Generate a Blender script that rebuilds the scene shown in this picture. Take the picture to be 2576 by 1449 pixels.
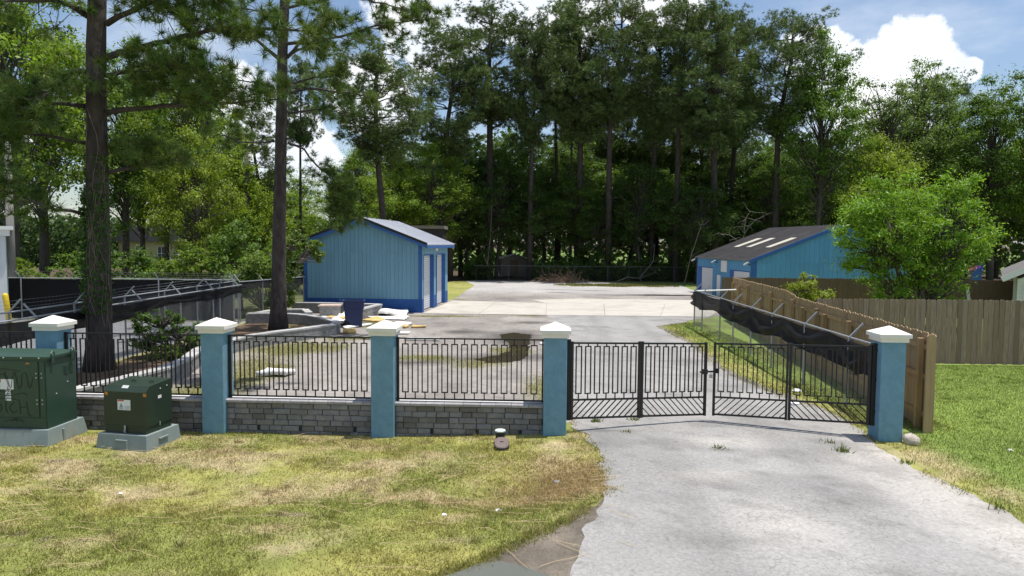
import bpy, math, random
import numpy as np
from mathutils import Vector, Matrix
from mathutils.geometry import delaunay_2d_cdt
R_=math.radians; PI=math.pi
random.seed(7)
for o in list(bpy.data.objects): bpy.data.objects.remove(o)
SC=bpy.context.scene; COL=SC.collection

# ------------------------------------------------------------ camera, sky, sun, exposure
cd=bpy.data.cameras.new('camera'); cam=bpy.data.objects.new('camera',cd); COL.objects.link(cam)
cd.sensor_width=36; cd.lens=36*1740/2576; cd.clip_start=.1; cd.clip_end=6000
cam.matrix_world=Matrix.Translation((0,0,3.4))@Matrix.Rotation(PI/2-R_(3.7),4,'X')@Matrix.Rotation(R_(.41),4,'Z')
SC.camera=cam
SUN=Vector((.22,.035,1)).normalized()
SUN_E=math.asin(SUN.z); SUN_AZ=math.atan2(SUN.x,SUN.y)
sl=bpy.data.lights.new('sun','SUN'); sl.energy=4.3; sl.angle=R_(.53); sl.color=(1,.965,.9)
so=bpy.data.objects.new('sun',sl); COL.objects.link(so); so.rotation_euler=SUN.to_track_quat('Z','Y').to_euler(); so.location=(5,0,40)
SC.view_settings.view_transform='Standard'; SC.view_settings.look='None'; SC.view_settings.exposure=0.3; SC.view_settings.gamma=1
SC.view_settings.use_curve_mapping=False
SKY_STRENGTH=.115

def world():
    w=bpy.data.worlds.new('World'); SC.world=w; w.use_nodes=True
    nt=w.node_tree; N=nt.nodes; L=nt.links; N.clear()
    out=N.new('ShaderNodeOutputWorld'); bg=N.new('ShaderNodeBackground'); bg.inputs[1].default_value=SKY_STRENGTH
    sky=N.new('ShaderNodeTexSky'); sky.sky_type='NISHITA'; sky.sun_disc=False; sky.sun_elevation=SUN_E; sky.sun_rotation=SUN_AZ
    sky.air_density=1.0; sky.dust_density=1.0; sky.ozone_density=1.6
    tc=N.new('ShaderNodeTexCoord')
    def m(op,a,b=None,c=None):
        n=N.new('ShaderNodeMath'); n.operation=op
        for i,v in enumerate((a,b,c)):
            if v is None: continue
            if isinstance(v,(int,float)): n.inputs[i].default_value=v
            else: L.new(v,n.inputs[i])
        return n.outputs[0]
    def noise(vec,scale,detail=6,rough=.55):
        n=N.new('ShaderNodeTexNoise'); n.inputs['Scale'].default_value=scale; n.inputs['Detail'].default_value=detail; n.inputs['Roughness'].default_value=rough
        L.new(vec,n.inputs['Vector']); return n.outputs[0]
    def ramp(v,a,b):
        n=N.new('ShaderNodeMapRange'); n.interpolation_type='SMOOTHSTEP'; n.inputs[1].default_value=a; n.inputs[2].default_value=b
        L.new(v,n.inputs[0]); return n.outputs[0]
    g=tc.outputs['Generated']
    sep=N.new('ShaderNodeSeparateXYZ'); L.new(g,sep.inputs[0])
    zz=m('ADD',m('MAXIMUM',sep.outputs[2],0.0),.16)
    cmb=N.new('ShaderNodeCombineXYZ'); L.new(m('DIVIDE',sep.outputs[0],zz),cmb.inputs[0]); L.new(m('DIVIDE',sep.outputs[1],zz),cmb.inputs[1])
    layer=noise(cmb.outputs[0],1.15,7,.56)
    sheet=ramp(layer,.47,.70)
    # cumulus heaps above the woods: soft lumps with a ragged noise edge
    edge=noise(g,26,6,.6); edge2=noise(g,9,4,.5)
    tot=None
    for d,s in (((.380,.890,.243),.034),((.40,.884,.226),.038),((.435,.872,.205),.042),((.474,.846,.222),.040),((.484,.842,.240),.024),((.505,.832,.208),.028),((.53,.818,.205),.014),((.45,.866,.165),.055),
                ((-.10,.95,.33),.085),((.06,.945,.335),.08),((.19,.92,.33),.06),((-.36,.90,.16),.06),((-.30,.93,.12),.07),((-.2,.955,.20),.05),
                ((-.75,.55,.36),.10),((.9,.2,.35),.1),((.3,-.9,.3),.13),((-.5,-.8,.35),.12)):
        v=Vector(d).normalized()
        dp=N.new('ShaderNodeVectorMath'); dp.operation='DISTANCE'; dp.inputs[1].default_value=v; L.new(g,dp.inputs[0])
        q=m('SUBTRACT',1,m('DIVIDE',dp.outputs['Value'],s*1.25))
        tot=q if tot is None else m('MAXIMUM',tot,q)
    heap=m('ADD',tot,m('ADD',m('MULTIPLY',m('SUBTRACT',edge,.5),.95),m('MULTIPLY',m('SUBTRACT',edge2,.5),1.0)))
    heapm=ramp(heap,.02,.22)
    cov=m('MAXIMUM',m('MULTIPLY',sheet,.42),heapm)
    body=ramp(noise(g,14,5,.6),.3,.7)
    cc=N.new('ShaderNodeMix'); cc.data_type='RGBA'; L.new(body,cc.inputs[0]); cc.inputs[6].default_value=(6.6,7.2,8.0,1); cc.inputs[7].default_value=(9.0,9.1,9.2,1)
    mx=N.new('ShaderNodeMix'); mx.data_type='RGBA'; L.new(cov,mx.inputs[0]); L.new(sky.outputs[0],mx.inputs[6]); L.new(cc.outputs[2],mx.inputs[7])
    L.new(mx.outputs[2],bg.inputs[0]); L.new(bg.outputs[0],out.inputs[0])
world()
SC.cycles.max_bounces=6; SC.cycles.transparent_max_bounces=10; SC.cycles.diffuse_bounces=3; SC.cycles.glossy_bounces=2; SC.cycles.transmission_bounces=4
SC.cycles.use_denoising=True

# ------------------------------------------------------------ noise + terrain
def vnoise(x,y,seed=0):
    xi=np.floor(x).astype(np.int64); yi=np.floor(y).astype(np.int64); fx=x-xi; fy=y-yi
    def h(a,b):
        n=(a*374761393+b*668265263+seed*974634777)&0x7fffffff
        n=((n^(n>>13))*1274126177)&0x7fffffff
        return ((n^(n>>16))&0xffff)/65535.
    u=fx*fx*(3-2*fx); v=fy*fy*(3-2*fy)
    return (h(xi,yi)*(1-u)+h(xi+1,yi)*u)*(1-v)+(h(xi,yi+1)*(1-u)+h(xi+1,yi+1)*u)*v
def fbm(x,y,seed=0,oct=4):
    s=0;a=.5
    for i in range(oct):
        s=s+a*vnoise(x*2**i+i*17.3,y*2**i+i*9.1,seed+i); a*=.5
    return s/(1-.5**oct)
def sst(a,b,x): t=np.clip((x-a)/(b-a),0,1); return t*t*(3-2*t)
def hf(x,y):
    x=np.asarray(x,float); y=np.asarray(y,float)
    z=.115*np.exp(-((x-3.6)/4.2)**4)*np.exp(-((y-10.5)/5)**4)
    z=z-(.03+.15*sst(.42,.62,fbm(x*.5,y*0+3.3,8)))*np.exp(-((y-9.35-.5*(fbm(x*.6,y*0,6)-.5))/.75)**2)*(1-sst(.1,1.25,x))
    z=z+.035*(fbm(x*.7,y*.7,5)-.5)*(1-sst(.5,1.2,x))*(1-sst(11.3,11.9,y))*sst(6.5,8,y)
    z=z-.05*np.exp(-(((x+.1)/.75)**2+((y-6.55)/.55)**2))-.012*np.exp(-(((x-.4)/1.2)**2+((y-7.2)/.9)**2))*fbm(x*3.3,y*3.3,13)*2
    return z
def hz(x,y): return float(hf(x,y))
def inpoly(px,py,poly):
    ins=np.zeros(len(px),bool); n=len(poly)
    for i in range(n):
        x1,y1=poly[i]; x2,y2=poly[(i+1)%n]
        c=((y1>py)!=(y2>py))&(px<(x2-x1)*(py-y1)/((y2-y1) or 1e-9)+x1); ins^=c
    return ins

# ------------------------------------------------------------ object helpers
def link(o,parent=None):
    COL.objects.link(o)
    if parent is not None: o.parent=parent
    return o
def tag(o,label,cat,group=None):
    o['label']=label; o['category']=cat
    if group: o['group']=group
    return o
def thing(name,label,cat,loc=(0,0,0),rz=0,group=None):
    o=bpy.data.objects.new(name,None); link(o); o.location=loc; o.rotation_euler=(0,0,rz); o.empty_display_size=.2
    return tag(o,label,cat,group)
def obj(name,me,mat,parent=None):
    if mat is not None and not me.materials: me.materials.append(mat)
    return link(bpy.data.objects.new(name,me),parent)
def piece(name,me,parent,loc,rot=(0,0,0),scale=(1,1,1)):
    o=bpy.data.objects.new(name,me); link(o,parent); o.location=loc; o.rotation_euler=rot; o.scale=scale; return o
def nmesh(name,V,F,col=None,smooth=False):
    """V (n,3); F (m,k) constant-size faces; col (n,3) point colours"""
    V=np.asarray(V,np.float32); F=np.asarray(F,np.int32); me=bpy.data.meshes.new(name); m,k=F.shape
    me.vertices.add(len(V)); me.vertices.foreach_set('co',V.ravel())
    me.loops.add(m*k); me.loops.foreach_set('vertex_index',F.ravel())
    me.polygons.add(m); me.polygons.foreach_set('loop_start',np.arange(0,m*k,k,dtype=np.int32))
    if smooth: me.polygons.foreach_set('use_smooth',np.ones(m,bool))
    if col is not None:
        a=me.color_attributes.new('Col','FLOAT_COLOR','POINT'); c=np.ones((len(V),4),np.float32); c[:,:3]=col; a.data.foreach_set('color',c.ravel())
    me.update(calc_edges=True); me.validate(); return me
class MB:
    def __init__(s): s.v=[]; s.f=[]
    def add(s,vs,fs):
        b=len(s.v); s.v+=[tuple(v) for v in vs]; s.f+=[tuple(i+b for i in f) for f in fs]; return s
    def box(s,x0,x1,y0,y1,z0,z1):
        return s.add([(x0,y0,z0),(x1,y0,z0),(x1,y1,z0),(x0,y1,z0),(x0,y0,z1),(x1,y0,z1),(x1,y1,z1),(x0,y1,z1)],
                     [(3,2,1,0),(4,5,6,7),(0,1,5,4),(1,2,6,5),(2,3,7,6),(3,0,4,7)])
    def bar(s,a,b,w,h=None,up=(0,0,1)):
        a=Vector(a);b=Vector(b);d=(b-a).normalized();h=h or w;u=Vector(up)
        if abs(d.dot(u))>.95:u=Vector((0,1,0))
        sd=d.cross(u).normalized()*w/2; u=sd.cross(d).normalized()*h/2
        return s.add([a-sd-u,a+sd-u,a+sd+u,a-sd+u,b-sd-u,b+sd-u,b+sd+u,b-sd+u],[(0,1,2,3),(7,6,5,4),(1,0,4,5),(2,1,5,6),(3,2,6,7),(0,3,7,4)])
    def tube(s,pts,rad,k=8,cap=True):
        pts=[Vector(p) for p in pts]
        if not hasattr(rad,'__len__'): rad=[rad]*len(pts)
        b=len(s.v); n=len(pts); ref=None
        for i,p in enumerate(pts):
            d=(pts[min(i+1,n-1)]-pts[max(i-1,0)]).normalized()
            if ref is None: ref=Vector((0,0,1)) if abs(d.z)<.9 else Vector((1,0,0))
            u=d.cross(ref); u=(u if u.length>1e-4 else d.orthogonal()).normalized(); w=u.cross(d).normalized(); ref=w.cross(d)*-1 if False else ref
            for j in range(k):
                a=2*PI*j/k; s.v.append(tuple(p+(u*math.cos(a)+w*math.sin(a))*rad[i]))
        for i in range(n-1):
            for j in range(k):
                q=b+i*k; s.f.append((q+j,q+(j+1)%k,q+k+(j+1)%k,q+k+j))
        if cap: s.f.append(tuple(b+j for j in range(k))[::-1]); s.f.append(tuple(b+(n-1)*k+j for j in range(k)))
        return s
    def prism(s,poly,y0,y1):
        """poly in (x,z), extruded along y"""
        n=len(poly); vs=[(x,y0,z) for x,z in poly]+[(x,y1,z) for x,z in poly]
        return s.add(vs,[tuple(range(n))]+[tuple(range(2*n-1,n-1,-1))]+[(i,i+n,(i+1)%n+n,(i+1)%n)[::1] for i in range(n)])
    def lathe(s,prof,k=20,c=(0,0,0)):
        b=len(s.v)
        for r,z in prof:
            for j in range(k): a=2*PI*j/k; s.v.append((c[0]+r*math.cos(a),c[1]+r*math.sin(a),c[2]+z))
        for i in range(len(prof)-1):
            for j in range(k): q=b+i*k; s.f.append((q+j,q+(j+1)%k,q+k+(j+1)%k,q+k+j))
        s.f.append(tuple(b+j for j in range(k))[::-1]); s.f.append(tuple(b+(len(prof)-1)*k+j for j in range(k))); return s
    def mesh(s,name,smooth=False):
        me=bpy.data.meshes.new(name); me.from_pydata(s.v,[],s.f); me.update()
        if smooth: me.polygons.foreach_set('use_smooth',np.ones(len(me.polygons),bool))
        return me
    def build(s,name,mat,parent=None,smooth=False): return obj(name,s.mesh(name,smooth),mat,parent)

# ------------------------------------------------------------ materials
def newmat(name):
    m=bpy.data.materials.new(name); m.use_nodes=True; nt=m.node_tree; nt.nodes.clear()
    out=nt.nodes.new('ShaderNodeOutputMaterial'); return m,nt.nodes,nt.links,out
def M(name,col,rough=.8,var=.15,scale=4,stretch=(1,1,1),rand=.0,bump=0.,bscale=None,metal=0.,spec=.5,col2=None,detail=6,bdist=.01,stain=None):
    m,N,L,out=newmat(name); p=N.new('ShaderNodeBsdfPrincipled'); L.new(p.outputs[0],out.inputs[0])
    p.inputs['Roughness'].default_value=rough; p.inputs['Metallic'].default_value=metal; p.inputs['Specular IOR Level'].default_value=spec
    tc=N.new('ShaderNodeTexCoord'); mp=N.new('ShaderNodeMapping'); mp.inputs['Scale'].default_value=stretch; L.new(tc.outputs['Object'],mp.inputs[0])
    vec=mp.outputs[0]
    oi=N.new('ShaderNodeObjectInfo')
    if rand:
        ad=N.new('ShaderNodeVectorMath'); ad.operation='ADD'; L.new(vec,ad.inputs[0])
        mu=N.new('ShaderNodeMath'); mu.operation='MULTIPLY'; mu.inputs[1].default_value=37.; L.new(oi.outputs['Random'],mu.inputs[0]); L.new(mu.outputs[0],ad.inputs[1]); vec=ad.outputs[0]
    ns=N.new('ShaderNodeTexNoise'); ns.inputs['Scale'].default_value=scale; ns.inputs['Detail'].default_value=detail; ns.inputs['Roughness'].default_value=.62; L.new(vec,ns.inputs['Vector'])
    mr=N.new('ShaderNodeMapRange'); mr.inputs[1].default_value=.3; mr.inputs[2].default_value=.7; L.new(ns.outputs[0],mr.inputs[0]); facs=mr.outputs[0]
    if rand and col2 is not None:
        ma=N.new('ShaderNodeMath'); ma.operation='MULTIPLY_ADD'; ma.inputs[1].default_value=1.1; L.new(oi.outputs['Random'],ma.inputs[0]); mb_=N.new('ShaderNodeMath'); mb_.operation='SUBTRACT'; mb_.inputs[1].default_value=.55; L.new(mr.outputs[0],mb_.inputs[0]); L.new(mb_.outputs[0],ma.inputs[2]); ma.use_clamp=True; facs=ma.outputs[0]
    mx=N.new('ShaderNodeMix'); mx.data_type='RGBA'; L.new(facs,mx.inputs[0])
    c=np.array(col); c2=np.array(col2) if col2 is not None else c*(1+var); c1=c if col2 is not None else c*(1-var)
    mx.inputs[6].default_value=(*c1,1); mx.inputs[7].default_value=(*np.clip(c2,0,1),1); colo=mx.outputs[2]
    if rand:
        r=N.new('ShaderNodeMapRange'); r.inputs[3].default_value=1-rand; r.inputs[4].default_value=1+rand; L.new(oi.outputs['Random'],r.inputs[0])
        mm=N.new('ShaderNodeMix'); mm.data_type='RGBA'; mm.blend_type='MULTIPLY'; mm.inputs[0].default_value=1; L.new(colo,mm.inputs[6]); L.new(r.outputs[0],mm.inputs[7]); colo=mm.outputs[2]
    if stain:
        s2=N.new('ShaderNodeTexNoise'); s2.inputs['Scale'].default_value=stain[1]; s2.inputs['Detail'].default_value=5; L.new(tc.outputs['Object'],s2.inputs['Vector'])
        r2=N.new('ShaderNodeMapRange'); r2.inputs[1].default_value=.52; r2.inputs[2].default_value=.72; r2.inputs[4].default_value=stain[2]; L.new(s2.outputs[0],r2.inputs[0])
        m3=N.new('ShaderNodeMix'); m3.data_type='RGBA'; L.new(r2.outputs[0],m3.inputs[0]); L.new(colo,m3.inputs[6]); m3.inputs[7].default_value=(*stain[0],1); colo=m3.outputs[2]
    L.new(colo,p.inputs['Base Color'])
    if bump:
        nb=N.new('ShaderNodeTexNoise'); nb.inputs['Scale'].default_value=bscale or scale*4; nb.inputs['Detail'].default_value=5; L.new(vec,nb.inputs['Vector'])
        b=N.new('ShaderNodeBump'); b.inputs['Strength'].default_value=bump; b.inputs['Distance'].default_value=bdist; L.new(nb.outputs[0],b.inputs['Height']); L.new(b.outputs[0],p.inputs['Normal'])
    return m
def Mvert(name,rough=.95,fine=60,amp=.35,mid=6,bump=.6,bdist=.02,cracks=0.,spec=.3):
    """colour from the mesh's point colours, broken up by fine noise"""
    m,N,L,out=newmat(name); p=N.new('ShaderNodeBsdfPrincipled'); L.new(p.outputs[0],out.inputs[0]); p.inputs['Roughness'].default_value=rough; p.inputs['Specular IOR Level'].default_value=spec
    at=N.new('ShaderNodeAttribute'); at.attribute_name='Col'; tc=N.new('ShaderNodeTexCoord')
    a=N.new('ShaderNodeTexNoise'); a.inputs['Scale'].default_value=fine; a.inputs['Detail'].default_value=4; a.inputs['Roughness'].default_value=.7; L.new(tc.outputs['Object'],a.inputs['Vector'])
    b=N.new('ShaderNodeTexNoise'); b.inputs['Scale'].default_value=mid; b.inputs['Detail'].default_value=6; L.new(tc.outputs['Object'],b.inputs['Vector'])
    s=N.new('ShaderNodeMath'); s.operation='ADD'; L.new(a.outputs[0],s.inputs[0]); L.new(b.outputs[0],s.inputs[1])
    r=N.new('ShaderNodeMapRange'); r.inputs[1].default_value=.65; r.inputs[2].default_value=1.35; r.inputs[3].default_value=1-amp; r.inputs[4].default_value=1+amp; L.new(s.outputs[0],r.inputs[0])
    mm=N.new('ShaderNodeMix'); mm.data_type='RGBA'; mm.blend_type='MULTIPLY'; mm.inputs[0].default_value=1; L.new(at.outputs['Color'],mm.inputs[6]); L.new(r.outputs[0],mm.inputs[7]); colo=mm.outputs[2]
    if cracks:
        w=N.new('ShaderNodeTexNoise'); w.inputs['Scale'].default_value=2.2; w.inputs['Detail'].default_value=4; L.new(tc.outputs['Object'],w.inputs['Vector'])
        vm=N.new('ShaderNodeVectorMath'); vm.operation='MULTIPLY_ADD'; vm.inputs[1].default_value=(.55,.55,.0); L.new(w.outputs['Color'],vm.inputs[0]); L.new(tc.outputs['Object'],vm.inputs[2])
        v=N.new('ShaderNodeTexVoronoi'); v.feature='DISTANCE_TO_EDGE'; v.inputs['Scale'].default_value=8.5; L.new(vm.outputs[0],v.inputs['Vector'])
        n2=N.new('ShaderNodeTexNoise'); n2.inputs['Scale'].default_value=.9; L.new(tc.outputs['Object'],n2.inputs['Vector'])
        th=N.new('ShaderNodeMapRange'); th.inputs[1].default_value=.30; th.inputs[2].default_value=.80; th.inputs[3].default_value=.0; th.inputs[4].default_value=.045; L.new(n2.outputs[0],th.inputs[0])
        lt=N.new('ShaderNodeMath'); lt.operation='LESS_THAN'; L.new(v.outputs['Distance'],lt.inputs[0]); L.new(th.outputs[0],lt.inputs[1])
        ml=N.new('ShaderNodeMath'); ml.operation='MULTIPLY'; ml.inputs[1].default_value=cracks; L.new(lt.outputs[0],ml.inputs[0])
        m3=N.new('ShaderNodeMix'); m3.data_type='RGBA'; L.new(ml.outputs[0],m3.inputs[0]); L.new(colo,m3.inputs[6]); m3.inputs[7].default_value=(.07,.068,.06,1); colo=m3.outputs[2]
    L.new(colo,p.inputs['Base Color'])
    bp=N.new('ShaderNodeBump'); bp.inputs['Strength'].default_value=bump; bp.inputs['Distance'].default_value=bdist; L.new(a.outputs[0],bp.inputs['Height']); L.new(bp.outputs[0],p.inputs['Normal'])
    return m
def Mleaf(name,trans=.35,rough=.5,rand=.18,spec=.35,tint=(1.25,1.25,.6)):
    m,N,L,out=newmat(name); p=N.new('ShaderNodeBsdfPrincipled'); p.inputs['Roughness'].default_value=rough; p.inputs['Specular IOR Level'].default_value=spec
    at=N.new('ShaderNodeAttribute'); at.attribute_name='Col'; oi=N.new('ShaderNodeObjectInfo')
    r=N.new('ShaderNodeMapRange'); r.inputs[3].default_value=1-rand; r.inputs[4].default_value=1+rand; L.new(oi.outputs['Random'],r.inputs[0])
    mm=N.new('ShaderNodeMix'); mm.data_type='RGBA'; mm.blend_type='MULTIPLY'; mm.inputs[0].default_value=1; L.new(at.outputs['Color'],mm.inputs[6]); L.new(r.outputs[0],mm.inputs[7])
    L.new(mm.outputs[2],p.inputs['Base Color'])
    t=N.new('ShaderNodeBsdfTranslucent'); m2=N.new('ShaderNodeMix'); m2.data_type='RGBA'; m2.blend_type='MULTIPLY'; m2.inputs[0].default_value=1; L.new(mm.outputs[2],m2.inputs[6]); m2.inputs[7].default_value=(*tint,1); L.new(m2.outputs[2],t.inputs[0])
    mx=N.new('ShaderNodeMixShader'); mx.inputs[0].default_value=trans; L.new(p.outputs[0],mx.inputs[1]); L.new(t.outputs[0],mx.inputs[2]); L.new(mx.outputs[0],out.inputs[0]); return m
def Mcloth(name,col,alpha):
    m,N,L,out=newmat(name); p=N.new('ShaderNodeBsdfPrincipled'); p.inputs['Base Color'].default_value=(*col,1); p.inputs['Roughness'].default_value=.75; p.inputs['Specular IOR Level'].default_value=.2
    tc=N.new('ShaderNodeTexCoord'); nz=N.new('ShaderNodeTexNoise'); nz.inputs['Scale'].default_value=3; nz.inputs['Detail'].default_value=5; L.new(tc.outputs['Object'],nz.inputs['Vector'])
    r=N.new('ShaderNodeMapRange'); r.inputs[3].default_value=alpha*.6; r.inputs[4].default_value=alpha*1.4; L.new(nz.outputs[0],r.inputs[0])
    t=N.new('ShaderNodeBsdfTransparent'); mx=N.new('ShaderNodeMixShader'); L.new(r.outputs[0],mx.inputs[0]); L.new(p.outputs[0],mx.inputs[1]); L.new(t.outputs[0],mx.inputs[2]); L.new(mx.outputs[0],out.inputs[0]); return m
def Mwater(name,col):
    m,N,L,out=newmat(name); p=N.new('ShaderNodeBsdfPrincipled'); p.inputs['Base Color'].default_value=(*col,1); p.inputs['Roughness'].default_value=.04; p.inputs['Specular IOR Level'].default_value=.5; L.new(p.outputs[0],out.inputs[0])
    tc=N.new('ShaderNodeTexCoord'); nz=N.new('ShaderNodeTexNoise'); nz.inputs['Scale'].default_value=2; L.new(tc.outputs['Object'],nz.inputs['Vector'])
    b=N.new('ShaderNodeBump'); b.inputs['Strength'].default_value=.05; b.inputs['Distance'].default_value=.02; L.new(nz.outputs[0],b.inputs['Height']); L.new(b.outputs[0],p.inputs['Normal']); return m

m_ground=Mvert('ground_soil_grass',fine=45,amp=.4,mid=5,bump=.8,bdist=.03)
m_asphalt=Mvert('worn_asphalt',rough=.9,fine=85,amp=.27,mid=22,bump=.35,bdist=.008,cracks=.30)
m_yard=Mvert('old_yard_asphalt',rough=.9,fine=70,amp=.3,mid=5,bump=.6,bdist=.012,cracks=.35)
m_mud=Mvert('damp_mud',rough=.75,fine=30,amp=.35,mid=5,bump=.8,bdist=.03)
m_conc=M('slab_concrete',(.48,.445,.39),.9,.10,1.3,bump=.2,bscale=40,bdist=.004,stain=((.36,.33,.285),.55,.8))
m_puddle=Mwater('puddle_water',(.13,.13,.10)); m_puddle2=Mwater('dark_puddle_water',(.06,.05,.035))
m_blade=Mleaf('grass_blade',.3,.6,.0,.25,(1.2,1.15,.6))
m_leaf=Mleaf('broad_leaf',.48,.5,.22); m_pecan=Mleaf('pecan_leaf',.42,.45,.05,.4,(1.3,1.3,.5)); m_needle=Mleaf('pine_needle',.22,.5,.15,.3,(1.2,1.2,.5)); m_needle_near=Mleaf('pine_needle_near',.25,.45,0,.35,(1.2,1.2,.5))
m_bark=M('pine_bark',(.060,.047,.042),.95,.5,7,(1,1,.35),bump=1.,bscale=10,bdist=.06)
m_bark2=M('grey_bark',(.085,.072,.06),.95,.4,6,(1,1,.3),bump=.8,bscale=14,bdist=.03)
m_deadwood=M('dead_grey_wood',(.20,.175,.15),.9,.25,5)
m_blue=M('pillar_blue_stucco',(.155,.305,.405),.9,.13,7,bump=.7,bscale=70,bdist=.010,stain=((.20,.32,.37),2.2,.45))
m_cap=M('cream_precast',(.80,.77,.69),.8,.05,3,bump=.1,bscale=40,bdist=.003,stain=((.6,.57,.5),2.5,.25))
m_block=M('grey_wall_block',(.25,.23,.21),.95,.35,9,rand=.5,bump=.8,bscale=30,bdist=.015,stain=((.27,.245,.20),4,.4),col2=(.155,.155,.16))
m_capstone=M('wall_capstone',(.36,.345,.345),.92,.2,10,rand=.12,bump=.5,bscale=40,bdist=.01)
m_mortar=M('white_adhesive',(.75,.74,.72),.9,.08,6)
m_core=M('wall_core_dark',(.05,.048,.045),.95,.2,6)
m_plant=M('planter_block',(.25,.245,.235),.95,.3,7,rand=.18,bump=.6,bscale=40,bdist=.01)
m_plantcap=M('planter_capstone',(.42,.41,.40),.92,.22,6,rand=.12,bump=.4,bscale=30,bdist=.008)
m_iron=M('black_iron',(.012,.011,.011),.55,.3,12,rand=.1)
m_iron_r=M('black_iron_rusty',(.013,.011,.010),.6,.3,10,stain=((.06,.022,.012),6,.35))
m_steel=M('galvanised_steel',(.36,.375,.39),.5,.12,10,metal=.3)
m_wire=M('galvanised_wire',(.17,.18,.185),.6,.1,10)
m_wood=M('weathered_plank',(.42,.295,.21),.9,.28,5,(9,9,.6),rand=.48,bump=.5,bscale=14,bdist=.008,col2=(.20,.15,.118))
m_wood_tan=M('tan_plank',(.50,.335,.18),.88,.3,4,(5,5,.5),rand=.24,bump=.4,bscale=14,bdist=.006,col2=(.36,.245,.135))
m_wood_brown=M('brown_plank',(.20,.135,.088),.9,.3,5,(6,6,.6),rand=.2,bump=.3,bscale=14,bdist=.006,col2=(.13,.09,.062))
m_post=M('treated_post',(.44,.285,.14),.88,.25,4,(5,5,.6),rand=.12,bump=.3,bscale=14,bdist=.005)
m_siding=M('teal_siding',(.165,.33,.43),.85,.07,5,(4,4,.4),rand=.06,bump=.3,bscale=20,bdist=.004)
m_siding2=M('blue_siding',(.10,.30,.50),.8,.08,5,(4,4,.4),rand=.06,bump=.3,bscale=20,bdist=.004)
m_trim=M('royal_blue_trim',(.03,.115,.34),.7,.08,4); m_base=M('royal_blue_block_base',(.025,.095,.30),.85,.1,4,bump=.2,bscale=30,bdist=.005)
m_metalroof=M('pale_metal_roof',(.55,.56,.60),.5,.08,3,rand=.04,metal=.15); m_tar=M('black_roof_edge',(.015,.015,.016),.7,.2,5)
m_darkroof=M('dark_ribbed_roof',(.055,.05,.052),.75,.3,3,(1,.3,1),rand=.12,stain=((.11,.10,.10),.9,.5))
m_door=M('roller_door_white',(.62,.63,.645),.55,.04,5,rand=.03); m_white=M('white_paint',(.78,.78,.76),.6,.05,4,stain=((.6,.58,.52),2,.25))
m_sky=M('skylight_panel',(.58,.55,.46),.5,.04,3)
m_gbox=M('green_cabinet_paint',(.028,.065,.045),.42,.08,4,bump=.08,bscale=60,bdist=.002,stain=((.045,.085,.06),1.5,.3)); m_gbox2=M('olive_green_cabinet_paint',(.020,.036,.021),.45,.1,4,stain=((.035,.055,.03),2,.3))
m_pad=M('grey_green_pad',(.22,.27,.265),.75,.1,5,bump=.2,bscale=40,bdist=.004,stain=((.30,.27,.21),3,.4)); m_bolt=M('bright_bolt',(.6,.6,.58),.4,.05,5)
m_ink=M('black_spray',(.006,.006,.008),.5,.1,5); m_paper=M('white_sticker',(.75,.77,.78),.6,.04,20); m_red=M('warning_red',(.55,.07,.03),.6,.1,8); m_amber=M('amber_sticker',(.50,.20,.02),.6,.3,40); m_yel=M('yellow_paint',(.75,.52,.02),.5,.08,6); m_greyprint=M('grey_print',(.25,.30,.33),.7,.1,10)
m_bin=M('navy_bin_plastic',(.016,.03,.105),.45,.12,3); m_rubber=M('black_rubber',(.01,.01,.01),.8,.1,5)
m_foam=M('white_foam_sheet',(.80,.79,.76),.85,.07,4,bump=.3,bscale=10,bdist=.02,stain=((.6,.5,.35),3,.35)); m_yfoam=M('yellow_insulation',(.62,.43,.17),.95,.3,8,bump=.6,bscale=16,bdist=.03)
m_cloth=Mcloth('black_mesh_cloth',(.010,.010,.012),.035); m_clothd=Mcloth('black_privacy_screen',(.008,.008,.010),.03); m_clothl=Mcloth('thin_black_mesh',(.015,.015,.02),.3)
m_rock=M('pale_rock',(.50,.45,.38),.95,.25,8,bump=.8,bscale=14,bdist=.03); m_lid=M('pale_green_lid',(.62,.72,.66),.6,.05,5); m_blackp=M('black_plastic',(.02,.02,.02),.5,.2,6); m_brownp=M('brown_plastic_lid',(.16,.12,.11),.6,.15,14)
m_litter=M('white_litter',(.8,.79,.77),.8,.05,10); m_straw=M('dry_stem',(.48,.36,.20),.9,.25,6,rand=.2)
m_pole=M('grey_pole_wood',(.30,.28,.25),.9,.2,4,(4,4,.4)); m_ysid=M('pale_yellow_siding',(.55,.50,.24),.8,.06,3); m_dark=M('dark_glass',(.03,.035,.04),.15,.1,5); m_carp=M('white_car_paint',(.75,.77,.78),.25,.03,3); m_shing=M('grey_shingle',(.16,.15,.145),.9,.25,8); m_green_trim=M('green_trim',(.09,.17,.13),.6,.1,5)
m_whitesid=M('white_metal_siding',(.62,.64,.65),.55,.06,2,(3,3,.3),stain=((.45,.47,.47),1,.4)); m_brush=M('brush_twig',(.26,.17,.11),.95,.35,5); m_pink=M('pink_petal',(.65,.12,.35),.7,.3,8); m_purple=M('purple_petal',(.12,.08,.5),.7,.3,8); m_vine=M('dry_vine',(.20,.16,.13),.95,.3,8); m_cone=M('pine_cone',(.06,.04,.03),.9,.3,9)

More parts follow.
